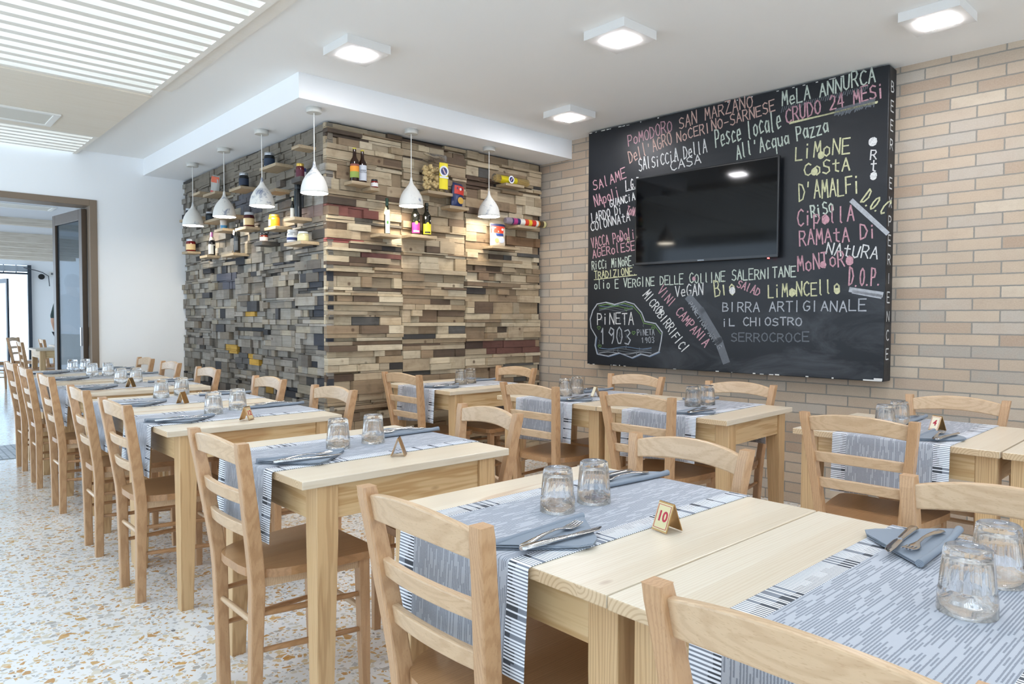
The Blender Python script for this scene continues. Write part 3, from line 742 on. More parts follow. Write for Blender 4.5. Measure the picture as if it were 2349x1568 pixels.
for nm, num, px, py, rz, lab in (('T10', '10', 1530, 1214, R(-12), 'brass table stand with red number 10 beside the two front tumblers'),
        ('TA', None, 915, 1043, R(-43), 'plain brass tent-shaped stand on the lone table between numbers 10 and 12'),
        ('T12', '12', 566, 962, R(-52), 'brass table stand with red number 12 in the aisle row'),
        ('T13', None, 419, 924, R(-48), 'plain brass tent-shaped stand on the table joined behind number 12'),
        ('T14', None, 300, 887, R(-42), 'small brass tent-shaped stand on the third table from the doorway'),
        ('R4', '4', 2150, 986, R(-26), 'cream table stand with red number 4 by the brick wall'),
        ('R2', None, 1366, 909, R(-30), 'blank white tent card beside the tumblers by the brick wall')):
    P = atz(px, py, ZT+.003)
    s = make_stand(num, nm == 'R2', CARD if num == '4' or nm == 'R2' else plain('gold_card', 'd8cda0', .35, .15) if num else CARD); s.location = (P[0], P[1], ZT+.003); s.rotation_euler = (0, 0, rz)
    tag(s, lab, 'number stand', 'table number stands')

CH_L = [('T0', .38, .80), ('T10', 1.134, .79), ('TA', 2.21, .79), ('T12', 3.40, .787), ('T13', 4.17, .80), ('T14', 5.21, .825), ('T15', 6.07, .837), ('T16', 6.81, .85)]
CH_R = [('T0', .39, 1.787), ('T10', 1.195, 1.80), ('TA', 2.16, 1.845), ('T12', 3.335, 1.795), ('T13', 4.14, 1.80), ('T14', 5.20, 1.81), ('T15', 6.08, 1.825), ('T16', 6.82, 1.838)]
CW_L = [('R1', 3.90, 2.585), ('R2', 2.80, 2.68), ('R3', 2.09, 2.71), ('R4', 1.075, 2.72)]
CW_R = [('R1', 3.86, 3.57), ('R2', 2.81, 3.65), ('R3', 2.085, 3.665), ('R4', 1.03, 3.75)]
WD = {t[0]: t[5] for t in TABLES}
def chair(x, y, yaw, label):
    tag(inst(pc, (x, y, 0), yaw), label, 'chair', 'beech ladder-back dining chairs')
for nm, y, tx in CH_L: chair(tx+.056, y, R(rnd.uniform(-1, 1)), 'beech chair, back to the aisle, at '+WD[nm])
for nm, y, tx in CH_R: chair(tx-.056, y, PI+R(-6 if nm == 'TA' else rnd.uniform(-1.5, 1.5)), 'beech chair facing the aisle, at '+WD[nm])
for nm, y, tx in CW_L: chair(tx+.056, y, (R(1) if nm == 'R1' else -BY if nm != 'R4' else R(2)), 'beech chair facing the brick wall, at '+WD[nm])
for nm, y, tx in CW_R: chair(tx-.056, y, PI+(0 if nm == 'R1' else -BY), 'beech chair, back to the brick wall, at '+WD[nm])
# furniture glimpsed in the room beyond
FB = [(1.78, 11.9), (2.25, 13.1)]
for i, (x, y) in enumerate(FB):
    o = copy_tree(proto['L']); o.location = (x, y, 0); tag(o, ['pine table in the room beyond, nearer the doorway', 'pine table in the room beyond, near the street door'][i], 'table', 'tables in the room beyond')
for i, (x, y, a) in enumerate(((1.70, 12.27, 0), (2.15, 13.45, 0), (1.35, 14.6, R(20)), (1.95, 14.9, R(-30)))):
    o = copy_tree(pc); o.location = (x, y, 0); o.rotation_euler = (0, 0, a)
    tag(o, ['wooden chair at the nearer table in the room beyond', 'wooden chair at the farther table in the room beyond', 'wooden chair standing left of the street door opening', 'wooden chair standing turned before the street door'][i], 'chair', 'chairs in the room beyond')

# ------------------------------------------------------------------ blackboard with chalk writing
BT, BZ, BTH = 3.56, .848, .13
bo = bpt(BT, BZ); BANG = math.atan2(-TD[1], -TD[0])
board = empty('blackboard', tuple(bo), BANG, 'big black chalkboard covered in Italian chalk writing on the brick wall', 'blackboard')
MB().bb((0, -BTH, 0), (BT-1.347, 0, ZC-BZ-.012)).build('panel', BOARD, board, bevel=.006, seg=2)
chip = MB(); rc = random.Random(5)
for i in range(46):
    x = rc.choice((rc.uniform(0, 2.2), rc.uniform(0, .5), rc.uniform(1.2, 1.9))); top = rc.random() < .6; z = (ZC-BZ-.022 if top else .002); w = rc.uniform(.004, .03)
    chip.bb((x, -BTH-.0006, z), (x+w, -BTH+.002, z+rc.uniform(.003, .008)))
chip.bb((2.10, -BTH-.0008, .002), (2.205, -BTH+.002, .010)).bb((2.16, -BTH-.0008, .008), (2.207, -BTH+.002, .02))
chip.build('chipped_paint', plain('chipped_white', 'd9d8d4', .8), board)
G = {
'A': '0,0 .5,1 1,0;.2,.38 .82,.38', 'B': '0,0 0,1 .7,.92 .8,.72 .6,.53 0,.5;.6,.53 1,.3 .8,.06 0,0', 'C': '.95,.86 .6,1 .2,.85 0,.5 .2,.12 .6,0 1,.14', 'D': '0,0 0,1 .6,.9 1,.5 .65,.1 0,0',
'E': '1,1 0,1 0,0 1,0;0,.52 .8,.52', 'F': '0,0 0,1 1,1;0,.52 .75,.52', 'G': '.95,.88 .5,1 .1,.75 0,.4 .2,.06 .6,0 .95,.2 .95,.45 .55,.45', 'H': '0,0 0,1;1,0 1,1;0,.5 1,.5', 'I': '.5,0 .5,1',
'K': '0,0 0,1;.9,1 0,.45 1,0', 'L': '0,1 0,0 .95,0', 'M': '0,0 .12,1 .5,.35 .88,1 1,0', 'N': '0,0 .05,1 .95,0 1,1', 'O': '.5,1 .12,.82 0,.5 .15,.14 .5,0 .85,.14 1,.5 .88,.84 .5,1', 'P': '0,0 0,1 .75,.95 .95,.72 .7,.48 0,.44',
'Q': '.5,1 .1,.8 0,.45 .2,.08 .6,.02 .95,.4 .9,.8 .5,1;.6,.25 1,-.1', 'R': '0,0 0,1 .75,.95 .92,.74 .65,.5 0,.46;.45,.47 1,0', 'S': '.95,.88 .5,1 .1,.84 .15,.58 .85,.42 .95,.16 .5,0 0,.12', 'T': '0,1 1,1;.5,1 .5,0',
'U': '0,1 .05,.2 .4,0 .8,.12 1,1', 'V': '0,1 .5,0 1,1', 'X': '0,0 1,1;0,1 1,0', 'Z': '0,1 1,1 0,0 1,0', 'J': '.8,1 .8,.2 .4,0 0,.2',
'a': '.9,.55 .4,.62 .05,.35 .3,.02 .8,.12 .9,.6 .95,0', 'c': '.9,.55 .5,.66 .1,.4 .3,.03 .95,.1', 'e': '.05,.32 .9,.36 .7,.64 .25,.6 .05,.3 .3,.02 .9,.1', 'i': '.5,0 .5,.62;.5,.84 .52,.9', 'l': '.4,1.05 .4,.1 .65,0', 'o': '.5,.64 .1,.5 .1,.14 .5,0 .9,.16 .88,.5 .5,.64',
's': '.9,.58 .4,.66 .15,.48 .85,.2 .5,0 .05,.06', 't': '.45,.95 .45,.1 .85,0;.05,.66 .9,.66', 'u': '.05,.62 .1,.1 .5,0 .9,.2;.92,.62 .92,0', 'q': '.9,.55 .4,.62 .05,.35 .3,.05 .88,.2;.9,.62 .9,-.4', 'z': '.05,.62 .9,.62 .05,0 .95,0', 'p': '.05,-.35 .05,.62 .7,.6 .95,.34 .6,.02 .05,.08',
'g': '.9,.5 .4,.6 .1,.35 .4,.05 .9,.2;.9,.6 .9,-.3 .4,-.4', 'n': '.05,0 .05,.62;.05,.4 .5,.64 .9,.45 .92,0', 'r': '.1,0 .1,.62;.1,.4 .5,.64 .9,.58', 'm': '0,0 0,.62 .25,.6 .5,.45 .5,0;.5,.45 .75,.62 1,.5 1,0',
'0': '.5,1 .15,.8 .05,.4 .3,.03 .7,.03 .95,.4 .85,.8 .5,1', '1': '.2,.75 .55,1 .55,0', '2': '.05,.75 .4,1 .9,.85 .8,.5 0,0 1,0', '3': '.05,.9 .6,1 .9,.78 .45,.55 .95,.3 .6,0 .05,.08', '4': '.75,0 .75,1 0,.3 1,.3', '9': '.9,.7 .5,.5 .1,.7 .4,1 .9,.85 .85,.3 .6,0',
"'": '.5,1 .4,.75', '.': '.45,0 .55,.04', '-': '.1,.45 .9,.45', '*': '.5,.2 .5,.8;.2,.35 .8,.65;.2,.65 .8,.35'}
rt = random.Random(11)
def bl(x, y):
    t, z = bhit(1330+x*.4974, 120+y*.4974, BTH+.001); z = min(z, ZC-.02); return Vector((BT-t, z-BZ))
def ribbon(m, pts, w, y=-BTH-.0009):
    pts = [Vector(p) for p in pts]
    for a, b in zip(pts[:-1], pts[1:]):
        d = b-a; L = d.length
        if L < 1e-5: continue
        d /= L; n = Vector((-d.y, d.x))*w/2; a2, b2 = a-d*w*.35, b+d*w*.35
        k = .8+rt.random()*.4; n2 = n*k
        m.add([(p.x, y, p.y) for p in (a2-n, b2-n2, b2+n2, a2+n)], [(0, 1, 2, 3)])
def write(txt, p0, p1, h, col, w=.0075, slant=0.0, var=.10):
    A, B = bl(*p0), bl(*p1); mid = ((p0[0]+p1[0])/2, (p0[1]+p1[1])/2)
    H = (bl(mid[0], mid[1]-h)-bl(*mid)).length; d = (B-A); L = d.length; d /= L; n = Vector((-d.y, d.x))
    if n.y < 0 and abs(d.x) > .3: n = -n
    adv = L/len(txt)
    m = MB()
    for i, ch in enumerate(txt+' '):
        if ch == ' ':
            if m.v: m.build('chalk_writing', CH[col], board)
            m = MB(); continue
        ww = adv*.74 if ch not in "iIl.'1" else adv*.5; hh = H*(1+rt.uniform(-var, var)); oy = rt.uniform(-.06, .06)*H
        o = A + d*(adv*(i+.12)) + n*oy
        for st in G[ch].split(';'):
            P = [tuple(map(float, q.split(','))) for q in st.split()]
            ribbon(m, [o+d*(ww*x+slant*y*hh)+n*(y*hh) for x, y in P], w)
def line(pts, col, w=.008, name='chalk_line'):
    m = MB(); ribbon(m, [bl(*p) for p in pts], w); return m.build(name, CH[col], board)
def hatch(p0, p1, h, col, n=40):
    m = MB()
    for i in range(n):
        k = i/n; x = p0[0]+(p1[0]-p0[0])*k; y = p0[1]+(p1[1]-p0[1])*k; a = rt.uniform(.55, 1)
        ribbon(m, [bl(x, y), bl(x-6, y+h*a)], .005)
    return m.build('chalk_hatching', CH[col], board)
for a in (('PoMODORO', (222, 434), (430, 362), 52, 'p'), ('SAN MARZANO', (456, 352), (802, 248), 56, 'o'), ("Dell'AGRO", (228, 510), (430, 420), 55, 'o'), ('NoCERINO-SARNESE', (446, 416), (905, 268), 48, 'o'),
          ('SAlSiCCiA DellA', (272, 550), (590, 458), 56, 'w'), ('CASA', (416, 546), (564, 508), 42, 'w'), ('MeLA ANNURCA', (930, 250), (1368, 136), 66, 'g'), ('CRUDO 24 MESi', (948, 325), (1412, 200), 66, 'p'),
          ('Pesce locale', (625, 440), (934, 352), 84, 'g'), ("All'Acqua Pazza", (722, 492), (1152, 366), 66, 'g'), ('SAlAME', (62, 638), (218, 576), 46, 'p'), ('NApoli', (70, 714), (188, 660), 50, 'p'), ('I.G.P', (208, 634), (276, 618), 46, 'w'),
          ('GUANCiA', (138, 714), (258, 680), 34, 'w'), ('LARDO Di', (55, 784), (198, 742), 42, 'w'), ('ToNN', (212, 742), (258, 756), 40, 'p'), ('COlONNAtA', (50, 824), (235, 776), 40, 'w'), ('VACCA PoDoli', (54, 904), (258, 856), 48, 'p'), ('E', (218, 872), (232, 870), 18, 'y'),
          ('AGERolESE', (58, 948), (258, 908), 40, 'p'), ('RiCCi MiNoRE.', (55, 1002), (256, 980), 42, 'g'), ('TRADIZIONE.', (66, 1044), (264, 1022), 34, 'y'), ('olio E VERGINE DELLE COllINE SALERNITANE', (65, 1092), (1000, 1034), 44, 'g'),
          ('VeGAN', (438, 1124), (572, 1118), 50, 'w'), ('Bio', (620, 1128), (722, 1114), 72, 'y'), ('SAlAD', (722, 1078), (826, 1124), 36, 'p'), ('LiMoNCEllo', (866, 1128), (1204, 1112), 62, 'y'), ('BIRRA ARTIGIANALE', (655, 1196), (1326, 1192), 46, 'd'),
          ('iL CHIOSTRO', (655, 1262), (1028, 1258), 36, 'd'), ('SERROCROCE', (695, 1332), (1062, 1334), 38, 'f'), ('MICROBIRRIFICI', (290, 1118), (478, 1392), 44, 'w'), ('VINI CAMPANIA', (356, 1102), (578, 1362), 44, 'p'), ('PANETTON ARTIG', (500, 1158), (640, 1372), 22, 'd'),
          ('PiNETA', (78, 1254), (252, 1252), 52, 'w'), ('1903', (92, 1344), (240, 1346), 72, 'd'), ('PiNETA', (264, 1306), (346, 1302), 26, 'd'), ('1903', (284, 1340), (346, 1338), 26, 'd'),
          ('LiMoNE', (990, 498), (1250, 464), 66, 'y'), ('CoStA', (1030, 572), (1250, 540), 60, 'y'), ("D'AMALFi", (1008, 688), (1300, 642), 78, 'y'), ('RiSo', (1066, 760), (1176, 734), 60, 'g'), ('CipollA', (1000, 802), (1270, 774), 72, 'p'),
          ('RAMAtA Di', (1010, 894), (1376, 852), 66, 'p'), ('NAtURA', (1130, 930), (1376, 956), 56, 'w'), ('MoNToRo', (1002, 1010), (1266, 978), 66, 'p'), ('D.O.P.', (1238, 1074), (1392, 1074), 78, 'p'), ('D.O.C', (1292, 688), (1398, 752), 66, 'y')):
    write(*a[:4], a[4], w=.0046 if a[3] < 30 else .0075 if a[3] < 60 else .0088)
for ch, y0, y1 in (('O', 430, 392), ('R', 492, 446), ('t', 552, 504), ('O', 584, 556)): write(ch, (1336, y0), (1372, y0-3), y0-y1, 'w')
line(((968, 328), (1372, 228)), 'y', .009); line(((972, 322), (1370, 233)), 'y', .006); hatch((1180, 262), (1366, 210), 40, 'f'); hatch((935, 252), (1340, 150), 26, 'f')
line(((66, 1048), (262, 1026)), 'y', .006); line(((212, 640), (258, 628)), 'w', .006)
line(((1256, 686), (1416, 832)), 'd', .028); line(((1250, 1094), (1390, 1116)), 'd', .03); line(((1262, 1104), (1386, 1126)), 'd', .022)
line(((505, 1132), (560, 1195), (640, 1330), (672, 1420)), 'f', .06)
def blob(pts, col, rad):
    for x, y, r in pts:
        m = MB(); c = bl(x, y); n = 12; m.add([(c.x+r*math.cos(2*PI*k/n)*rt.uniform(.85, 1.05), -BTH-.0011, c.y+r*1.1*math.sin(2*PI*k/n)) for k in range(n)], [tuple(range(n))])
        m.build('chalk_fill', CH[col], board)
blob([(1112, 474, .022), (1082, 550, .022)], 'y', 1); blob([(1136, 772, .022), (1244, 962, .024), (1122, 978, .02)], 'p', 1); blob([(704, 1098, .024), (1350, 412, .024), (1354, 572, .020), (374, 1192, .016)], 'w', 1); blob([(984, 1106, .02), (1186, 1100, .018)], 'y', 1); blob([(526, 1043, .014)], 'p', 1); blob([(190, 860, .012)], 'p', 1)
cloud = [(60, 1190), (80, 1160), (120, 1152), (160, 1162), (210, 1148), (250, 1160), (285, 1200), (300, 1240), (350, 1250), (380, 1290), (375, 1330), (365, 1380), (320, 1400), (280, 1390), (240, 1408), (180, 1385), (130, 1400), (80, 1390), (70, 1350), (75, 1310), (52, 1270), (48, 1230), (60, 1190)]
line(cloud, 'd', .009, 'chalk_outline')
line([(x+(6 if x < 200 else -6), y+8) for x, y in cloud[1:10]], 'n', .006, 'chalk_outline'); line([(x+4, y+3) for x, y in cloud[11:20]], 'b', .005, 'chalk_outline')
for k in range(4): line([(90+i*14, 1168+k*7+5*math.sin(i*.7+k)) for i in range(12)], ('b', 'n', 'f', 'f')[k], .004); line([(90+i*20, 1362+k*8+5*math.sin(i*.8+k)) for i in range(13)], ('b', 'f', 'f', 'd')[k], .004)
for x, y in ((215, 1185), (248, 1293), (92, 1355), (88, 1270), (338, 1272)): line([(x, y+8), (x-8, y-2), (x-4, y-8), (x, y-3), (x+4, y-8), (x+8, y-2), (x, y+8)], 'n', .004, 'chalk_heart')
for k in range(16): x, y = rt.uniform(70, 350), rt.uniform(1210, 1380); line([(x, y), (x+4, y+7), (x, y+14), (x+3, y+20)], 'f', .004)
# letters down the near edge of the board (faces the camera's right)
m = MB(); sx = BT-1.347+.0008
for i, ch in enumerate('BEER*EXPERIENCE'):
    m = MB()
    zc = 1.70-i*.112; hh = .062 if ch != '*' else .04
    for st in G[ch].split(';'):
        P = [tuple(map(float, q.split(','))) for q in st.split()]
        P = [(-.098+.05*a, zc+hh*b) for a, b in P]
        for (a0, b0), (a1, b1) in zip(P[:-1], P[1:]):
            dx, dz = a1-a0, b1-b0; L = math.hypot(dx, dz) or 1; nx, nz = -dz/L*.004, dx/L*.004
            m.add([(sx, a0-nx, b0-nz), (sx, a1-nx, b1-nz), (sx, a1+nx, b1+nz), (sx, a0+nx, b0+nz)], [(0, 1, 2, 3)])
    m.build('chalk_edge_letter', CH['w'], board)

# ------------------------------------------------------------------ television on the board
tvo = bpt(3.073, 1.614, BTH); tv = empty('television', tuple(tvo), BANG, 'flat black television hung in the middle of the blackboard', 'television')
TWd, TH = 1.101, .650
MB().bb((0, -.052, 0), (TWd, -.028, TH)).build('cabinet', SCREENF, tv, bevel=.004)
MB().bb((.011, -.0527, .020), (TWd-.011, -.0515, TH-.011)).build('screen', SCREEN, tv)
MB().bb((.35, -.028, .18), (.75, -.002, .47)).build('wall_bracket', BLACK, tv)
text_obj('badge', 'SAMSUNG', .011, plain('badge_silver', 'b9bcc0', .3, .8), tv, Matrix.Translation((TWd*.5, -.0528, .010)) @ Matrix.Rotation(PI/2, 4, 'X'))
MB().bb((TWd-.07, -.054, -.006), (TWd-.06, -.040, .001)).build('standby_light', emit('red_led', 'ff2010', 6), tv)

# ------------------------------------------------------------------ wall shelves and the groceries on them
SD = .125
def shelf_f(xc, yc, xr, lab, d=SD, th=.022, dark=False):
    yf = YC-d; A = aty(xc, yc, yf); B = aty(xr, yc, yf); o = MB().bb((0, 0, -th), (B[0]-A[0], d+.02, 0)).build('wall_shelf', SHELF_X if not dark else SHELF_D, None, bevel=.002)
    o.location = (A[0], yf, A[2]); tag(o, lab, 'shelf', 'small plank shelves on the cladding'); return A[2]
def shelf_l(xf, xc, yc, lab, d=SD, th=.022, dark=False):
    xx = XC-d; A = atx(xc, yc, xx); B = atx(xf, yc, xx); o = MB().bb((0, 0, -th), (d+.02, B[1]-A[1], 0)).build('wall_shelf', SHELF_Y if not dark else SHELF_D, None, bevel=.002)
    o.location = (xx, A[1], A[2]); tag(o, lab, 'shelf', 'small plank shelves on the cladding'); return A[2]
ZF, ZLs = {}, {}
for k, a in {'beer': (807, 413, 850, 'plank shelf under the two beer bottles'), 'jar': (850, 428, 871, 'tiny plank ledge under the small jar right of the beer bottles'), 'oil': (871, 534, 922, 'plank shelf under the green-capped oil bottle'),
             'craft': (944, 536, 1003, 'plank shelf under the pink and yellow label bottles'), 'pasta': (982, 435, 1039, 'plank shelf under the big clear pasta bag'), 'box': (1032, 470, 1076, 'plank shelf under the red and navy pasta packet'),
             'spag': (1161, 418, 1203, 'plank shelf under the spaghetti bundle in the top right corner'), 'roll': (1189, 515, 1231, 'plank shelf under the long printed wrapper tube'), 'bag': (1131, 562, 1192, 'plank shelf under the red topped pasta bag')}.items():
    ZF[k] = shelf_f(*a)
for k, a in {'A1': (411, 446, 494, 'plank shelf farthest left, jutting past the white wall edge'), 'A2': (464, 527, 490, 'plank shelf behind the second pendant lamp from the left'), 'A3': (465, 493, 437, 'plank shelf under the leaning red packet'), 'A3b': (440, 458, 438, 'empty plank shelf left of the red packet'),
             'A4': (525, 552, 425, 'plank shelf under the dark jar right of the red packet'), 'A5': (539, 564, 518, 'plank shelf under the maroon jar with cream label below the third pendant'), 'A6': (491, 511, 522, 'plank shelf under the blue-banded cup'),
             'A7': (417, 430, 575, 'lowest left plank shelf, under the red jar'), 'A8': (458, 475, 584, 'plank shelf under the pink-capped bottle'), 'A9': (507, 535, 579, 'plank shelf under the dark tagged bottle'), 'A10': (595, 632, 372, 'long high plank shelf under a dark jar near the soffit'),
             'A12': (608, 631, 431, 'empty plank shelf above the orange jar'), 'A13': (668, 685, 330, 'empty plank shelf highest up by the plank corner'), 'A14': (651, 676, 496, 'plank shelf under the tall black tin'), 'A15': (606, 632, 517, 'plank shelf under the orange jar'),
             'A17': (651, 690, 551, 'long plank shelf under the white and yellow label jars')}.items():
    ZLs[k] = shelf_l(*a)
ZLs['A11'] = shelf_l(668, 688, 403, 'dark plank shelf under the gold-lidded maroon jar', dark=True, th=.035)
ZLs['A16'] = shelf_l(582, 601, 552, 'dark plank shelf under the small black-lidded jar', dark=True, th=.03)

def mat(col, rough=.3, metal=0): 
    k = 'm_'+col+str(rough)+str(metal)
    return bpy.data.materials.get(k) or plain(k, col, rough, metal, .05)
def arc_label(m, r, z0, z1, a0, a1, n=14):
    m.grid(lambda u, v: (r*math.cos(a0+(a1-a0)*u), r*math.sin(a0+(a1-a0)*u), z0+(z1-z0)*v), n, 1); return m
def band(root, r, z0, z1, col, amid, span, name='label', rough=.6):
    return arc_label(MB(), r, z0, z1, amid-span/2, amid+span/2).build(name, mat(col, rough), root)
FF, FL = -PI/2-.35, PI+.55    # label directions: front cladding, side cladding
def jar(loc, r, h, body, lid, label, lab, facing, lcol2=None, span=3.6, glassy=.15, lidh=.18):
    root = empty('jar', loc, 0, lab, 'jar')
    if facing != FF: r *= 1.2; h *= 1.08
    hb = h*(1-lidh)
    MB().lathe([(r*.86, 0), (r, h*.04), (r, hb*.86), (r*.93, hb*.95), (r*.84, hb)], 24).build('glass_body', mat(body, glassy), root)
    MB().lathe([(r*.88, hb), (r*.90, hb+.002), (r*.90, h-.003), (r*.85, h)], 24).build('lid', mat(lid, .3, .6 if lid in ('b9bcc0', 'd2b258') else 0), root)
    if label: band(root, r*1.012, hb*.16, hb*.72, label, facing, span)
    if lcol2: band(root, r*1.02, hb*.28, hb*.52, lcol2, facing, span*.8, 'label_band')
    return root
def bottle(loc, r, h, glass, cap, labels, lab, facing, caph=.1, neck=.3, square=False):
    root = empty('bottle', loc, 0, lab, 'bottle')
    b = h*(.58 if neck > .25 else .72)
    prof = [(r*.9, 0), (r, .004), (r, b), (r*.92, b+h*.05), (r*.5, b+h*.14), (r*.40, b+h*.20), (r*.36, h*(1-caph)), (r*.36, h*.995)]
    n = 4 if square else 20
    o = MB().lathe(prof, n, smooth=not square).build('glass_body', mat(glass, .08), root)
    MB().lathe([(r*.42, h*(1-caph)), (r*.43, h*(1-caph)+.001), (r*.42, h), (r*.38, h+.002)], 16).build('cap', mat(cap, .4), root)
    for z0, z1, col, sp in labels: band(root, r*1.015, h*z0, h*z1, col, facing, sp)
    return root
def on_f(px, k, py=None, d=.07):
    P = aty(px, py or 450, YC-d); return (P[0], YC-d, ZF[k]+.0005)
def on_l(px, k, d=.07):
    P = atx(px, 480, XC-d); return (XC-d, P[1], ZLs[k]+.0005)
b = bottle(on_f(813.5, 'beer'), .031, .232, '2b160c', 'c9b84a', [(.30, .46, 'e8962e', 3), (.12, .30, '8ea24a', 3), (.46, .52, '8a4a3c', 2.6)], 'brown beer bottle with orange and green label', FF, caph=.035)
b = bottle(on_f(831.5, 'beer', d=.055), .029, .230, '2a140b', 'd3c04c', [(.08, .54, 'd5d9e2', 3.2)], 'brown beer bottle with white label reading senza glutine', FF, caph=.035)
def label_text(root, txt, size, col, r, z, facing):
    for i, t in enumerate(txt): text_obj('label_text', t, size, mat(col, .6), root, Matrix.Rotation(facing+PI/2, 4, 'Z') @ Matrix.Translation((0, -r-.0012, z-i*size*1.0)) @ Matrix.Rotation(PI/2, 4, 'X'))
label_text(b, ('SENZA', 'GLUTINE'), .0125, '2b2b30', .0296, .087, FF)
jar(on_f(859, 'jar', d=.10), .025, .058, '7a1f1a', '1b1c20', 'e9e4e0', 'small red jar with black lid beside the beer bottles', FF, lidh=.22)
b = bottle(on_f(887.8, 'oil'), .026, .255, '1c2412', '1f4030', [], 'slim oil bottle with green cap and tall cream label', FF, caph=.2, square=True); b.rotation_euler[2] = FF+PI/2+PI/4
MB().bb((-.016, -.0192, .008), (.016, -.0186, .175)).build('label', mat('e6e2c8', .6), b).rotation_euler = (0, 0, -PI/4)
MB().box((0, -.0196, .085), (.012, .0006, .02)).build('leaf_print', mat('58a04a', .6), b).rotation_euler = (0, 0, -PI/4)
MB().box((-.03, -.005, .165), (.022, .003, .055), m=Matrix.Rotation(R(25), 3, 'Y')).build('neck_tag', mat('d8cba0', .7), b)
for px, lab, c1, c2 in ((953, 'dark bottle with pink and yellow label', 'd8307e', 'f0cf2e'), (978.7, 'dark bottle with all-yellow label right of the pink one', 'efd72e', '1c1c1a')):
    b = bottle(on_f(px, 'craft', 500), .033, .245, '15150f', '20261c', [(.05, .36, c1, 2.2)], lab, FF)
    for q in range(10): pass
    m = MB(); fr = .0345; m.add([(fr*math.cos(FF+.32*math.cos(2*PI*k/16)), fr*math.sin(FF+.32*math.cos(2*PI*k/16)), .088+.012*math.sin(2*PI*k/16)) for k in range(16)], [tuple(range(16))]); m.build('label_roundel', mat('f0cf2e', .6), b)
    band(b, .0340, .02, .032, 'e9e2dc' if c1[0] == 'd' else '1c1c1a', FF, 1.4, 'label_band')
def pillow(m, w, h, d, nu=14, nv=16, top=.5, seed=1, pinch=.15):
    q = random.Random(seed); ph = [q.uniform(0, 6) for _ in range(4)]
    def f(s):
        def g(u, v):
            x = (u-.5)*w*(1-pinch*max(0, v-.75)*2); z = v*h; k = (max(0, 1-abs(2*u-1)**3))**.6*(max(0, 1-v)**.45 if v > top else 1)*min(1, .55+v*6)
            return (x, s*(d/2*k)+.0025*math.sin(u*13+ph[0])*math.sin(v*11+ph[1])*(1 if k > .1 else 0), z)
        return g
    m.grid(f(-1), nu, nv); m.grid(f(1), nu, nv); return m
def disc(m, c, r, y, n=20, sx=1):
    m.add([(c[0]+sx*r*math.cos(2*PI*k/n), y, c[1]+r*math.sin(2*PI*k/n)) for k in range(n)], [tuple(range(n))]); return m
# clear bag of ring pasta
P = on_f(998, 'pasta', 430, .075); bag = empty('pasta_bag', P, R(-4), 'big clear bag of ring pasta with yellow label and navy roundel', 'pasta bag')
PASTA = plain('dry_pasta', 'd9bd86', .6, 0, .15)
pm = MB(); q = random.Random(4)
for i in range(150):
    x, z = q.uniform(-.095, .095), q.uniform(.014, .185); y = q.uniform(-.03, .03)*(1-abs(x)/.13); r, l = q.uniform(.011, .015), q.uniform(.018, .026)
    M3 = (Matrix.Rotation(q.uniform(0, PI), 3, 'Z') @ Matrix.Rotation(q.uniform(0, PI), 3, 'X')); n0 = len(pm.v)
    pm.lathe([(r, -l/2), (r, l/2), (r*.72, l/2), (r*.72, -l/2)], 10, closed=True)
    for j in range(n0, len(pm.v)): v = M3 @ Vector(pm.v[j]); pm.v[j] = (v.x+x, v.y+y, v.z+z)
tag(pm.build('ring_pasta', PASTA, bag), kind='stuff')
pillow(MB(), .225, .285, .09, seed=3).build('clear_film', FILM, bag)
m = MB(); m.grid(lambda u, v: (.012+.075*u, -.047+.006*(2*u-1)**2, .022+.195*v), 4, 6); m.build('yellow_label', mat('f1dd1e', .45), bag)
disc(MB(), (.049, .155), .040, -.0485).build('white_roundel', mat('eceff2', .5), bag); disc(MB(), (.049, .155), .028, -.0492).build('navy_roundel', mat('252a66', .5), bag)
MB().box((.049, -.0498, .155), (.010, .0006, .044), m=Matrix.Rotation(R(-30), 3, 'Y')).build('roundel_mark', mat('d8b9b4', .5), bag)
MB().box((.049, -.0494, .108), (.078, .0006, .012)).build('ribbon_print', mat('e9ece8', .5), bag)
# leaning red / navy packet
P = on_f(1047, 'box', 470, .07); bx = empty('pasta_packet', P, R(8), 'navy and red pasta packet leaning beside the big clear bag', 'pasta packet'); bx.rotation_euler = (0, R(4), R(8))
pillow(MB(), .115, .185, .06, seed=8, top=.9).build('packet_body', mat('22305e', .35), bx)
m = MB(); m.grid(lambda u, v: (-.052+.104*u, -.0335+.013*(2*u-1)**2, .095+.065*v), 5, 2); m.build('red_band', mat('c8382c', .4), bx)
disc(MB(), (.008, .05), .026, -.0345, sx=1.2).build('pasta_picture', mat('cda24a', .5), bx); disc(MB(), (.0, .135), .011, -.0352).build('crest_print', mat('d9d4d0', .5), bx)
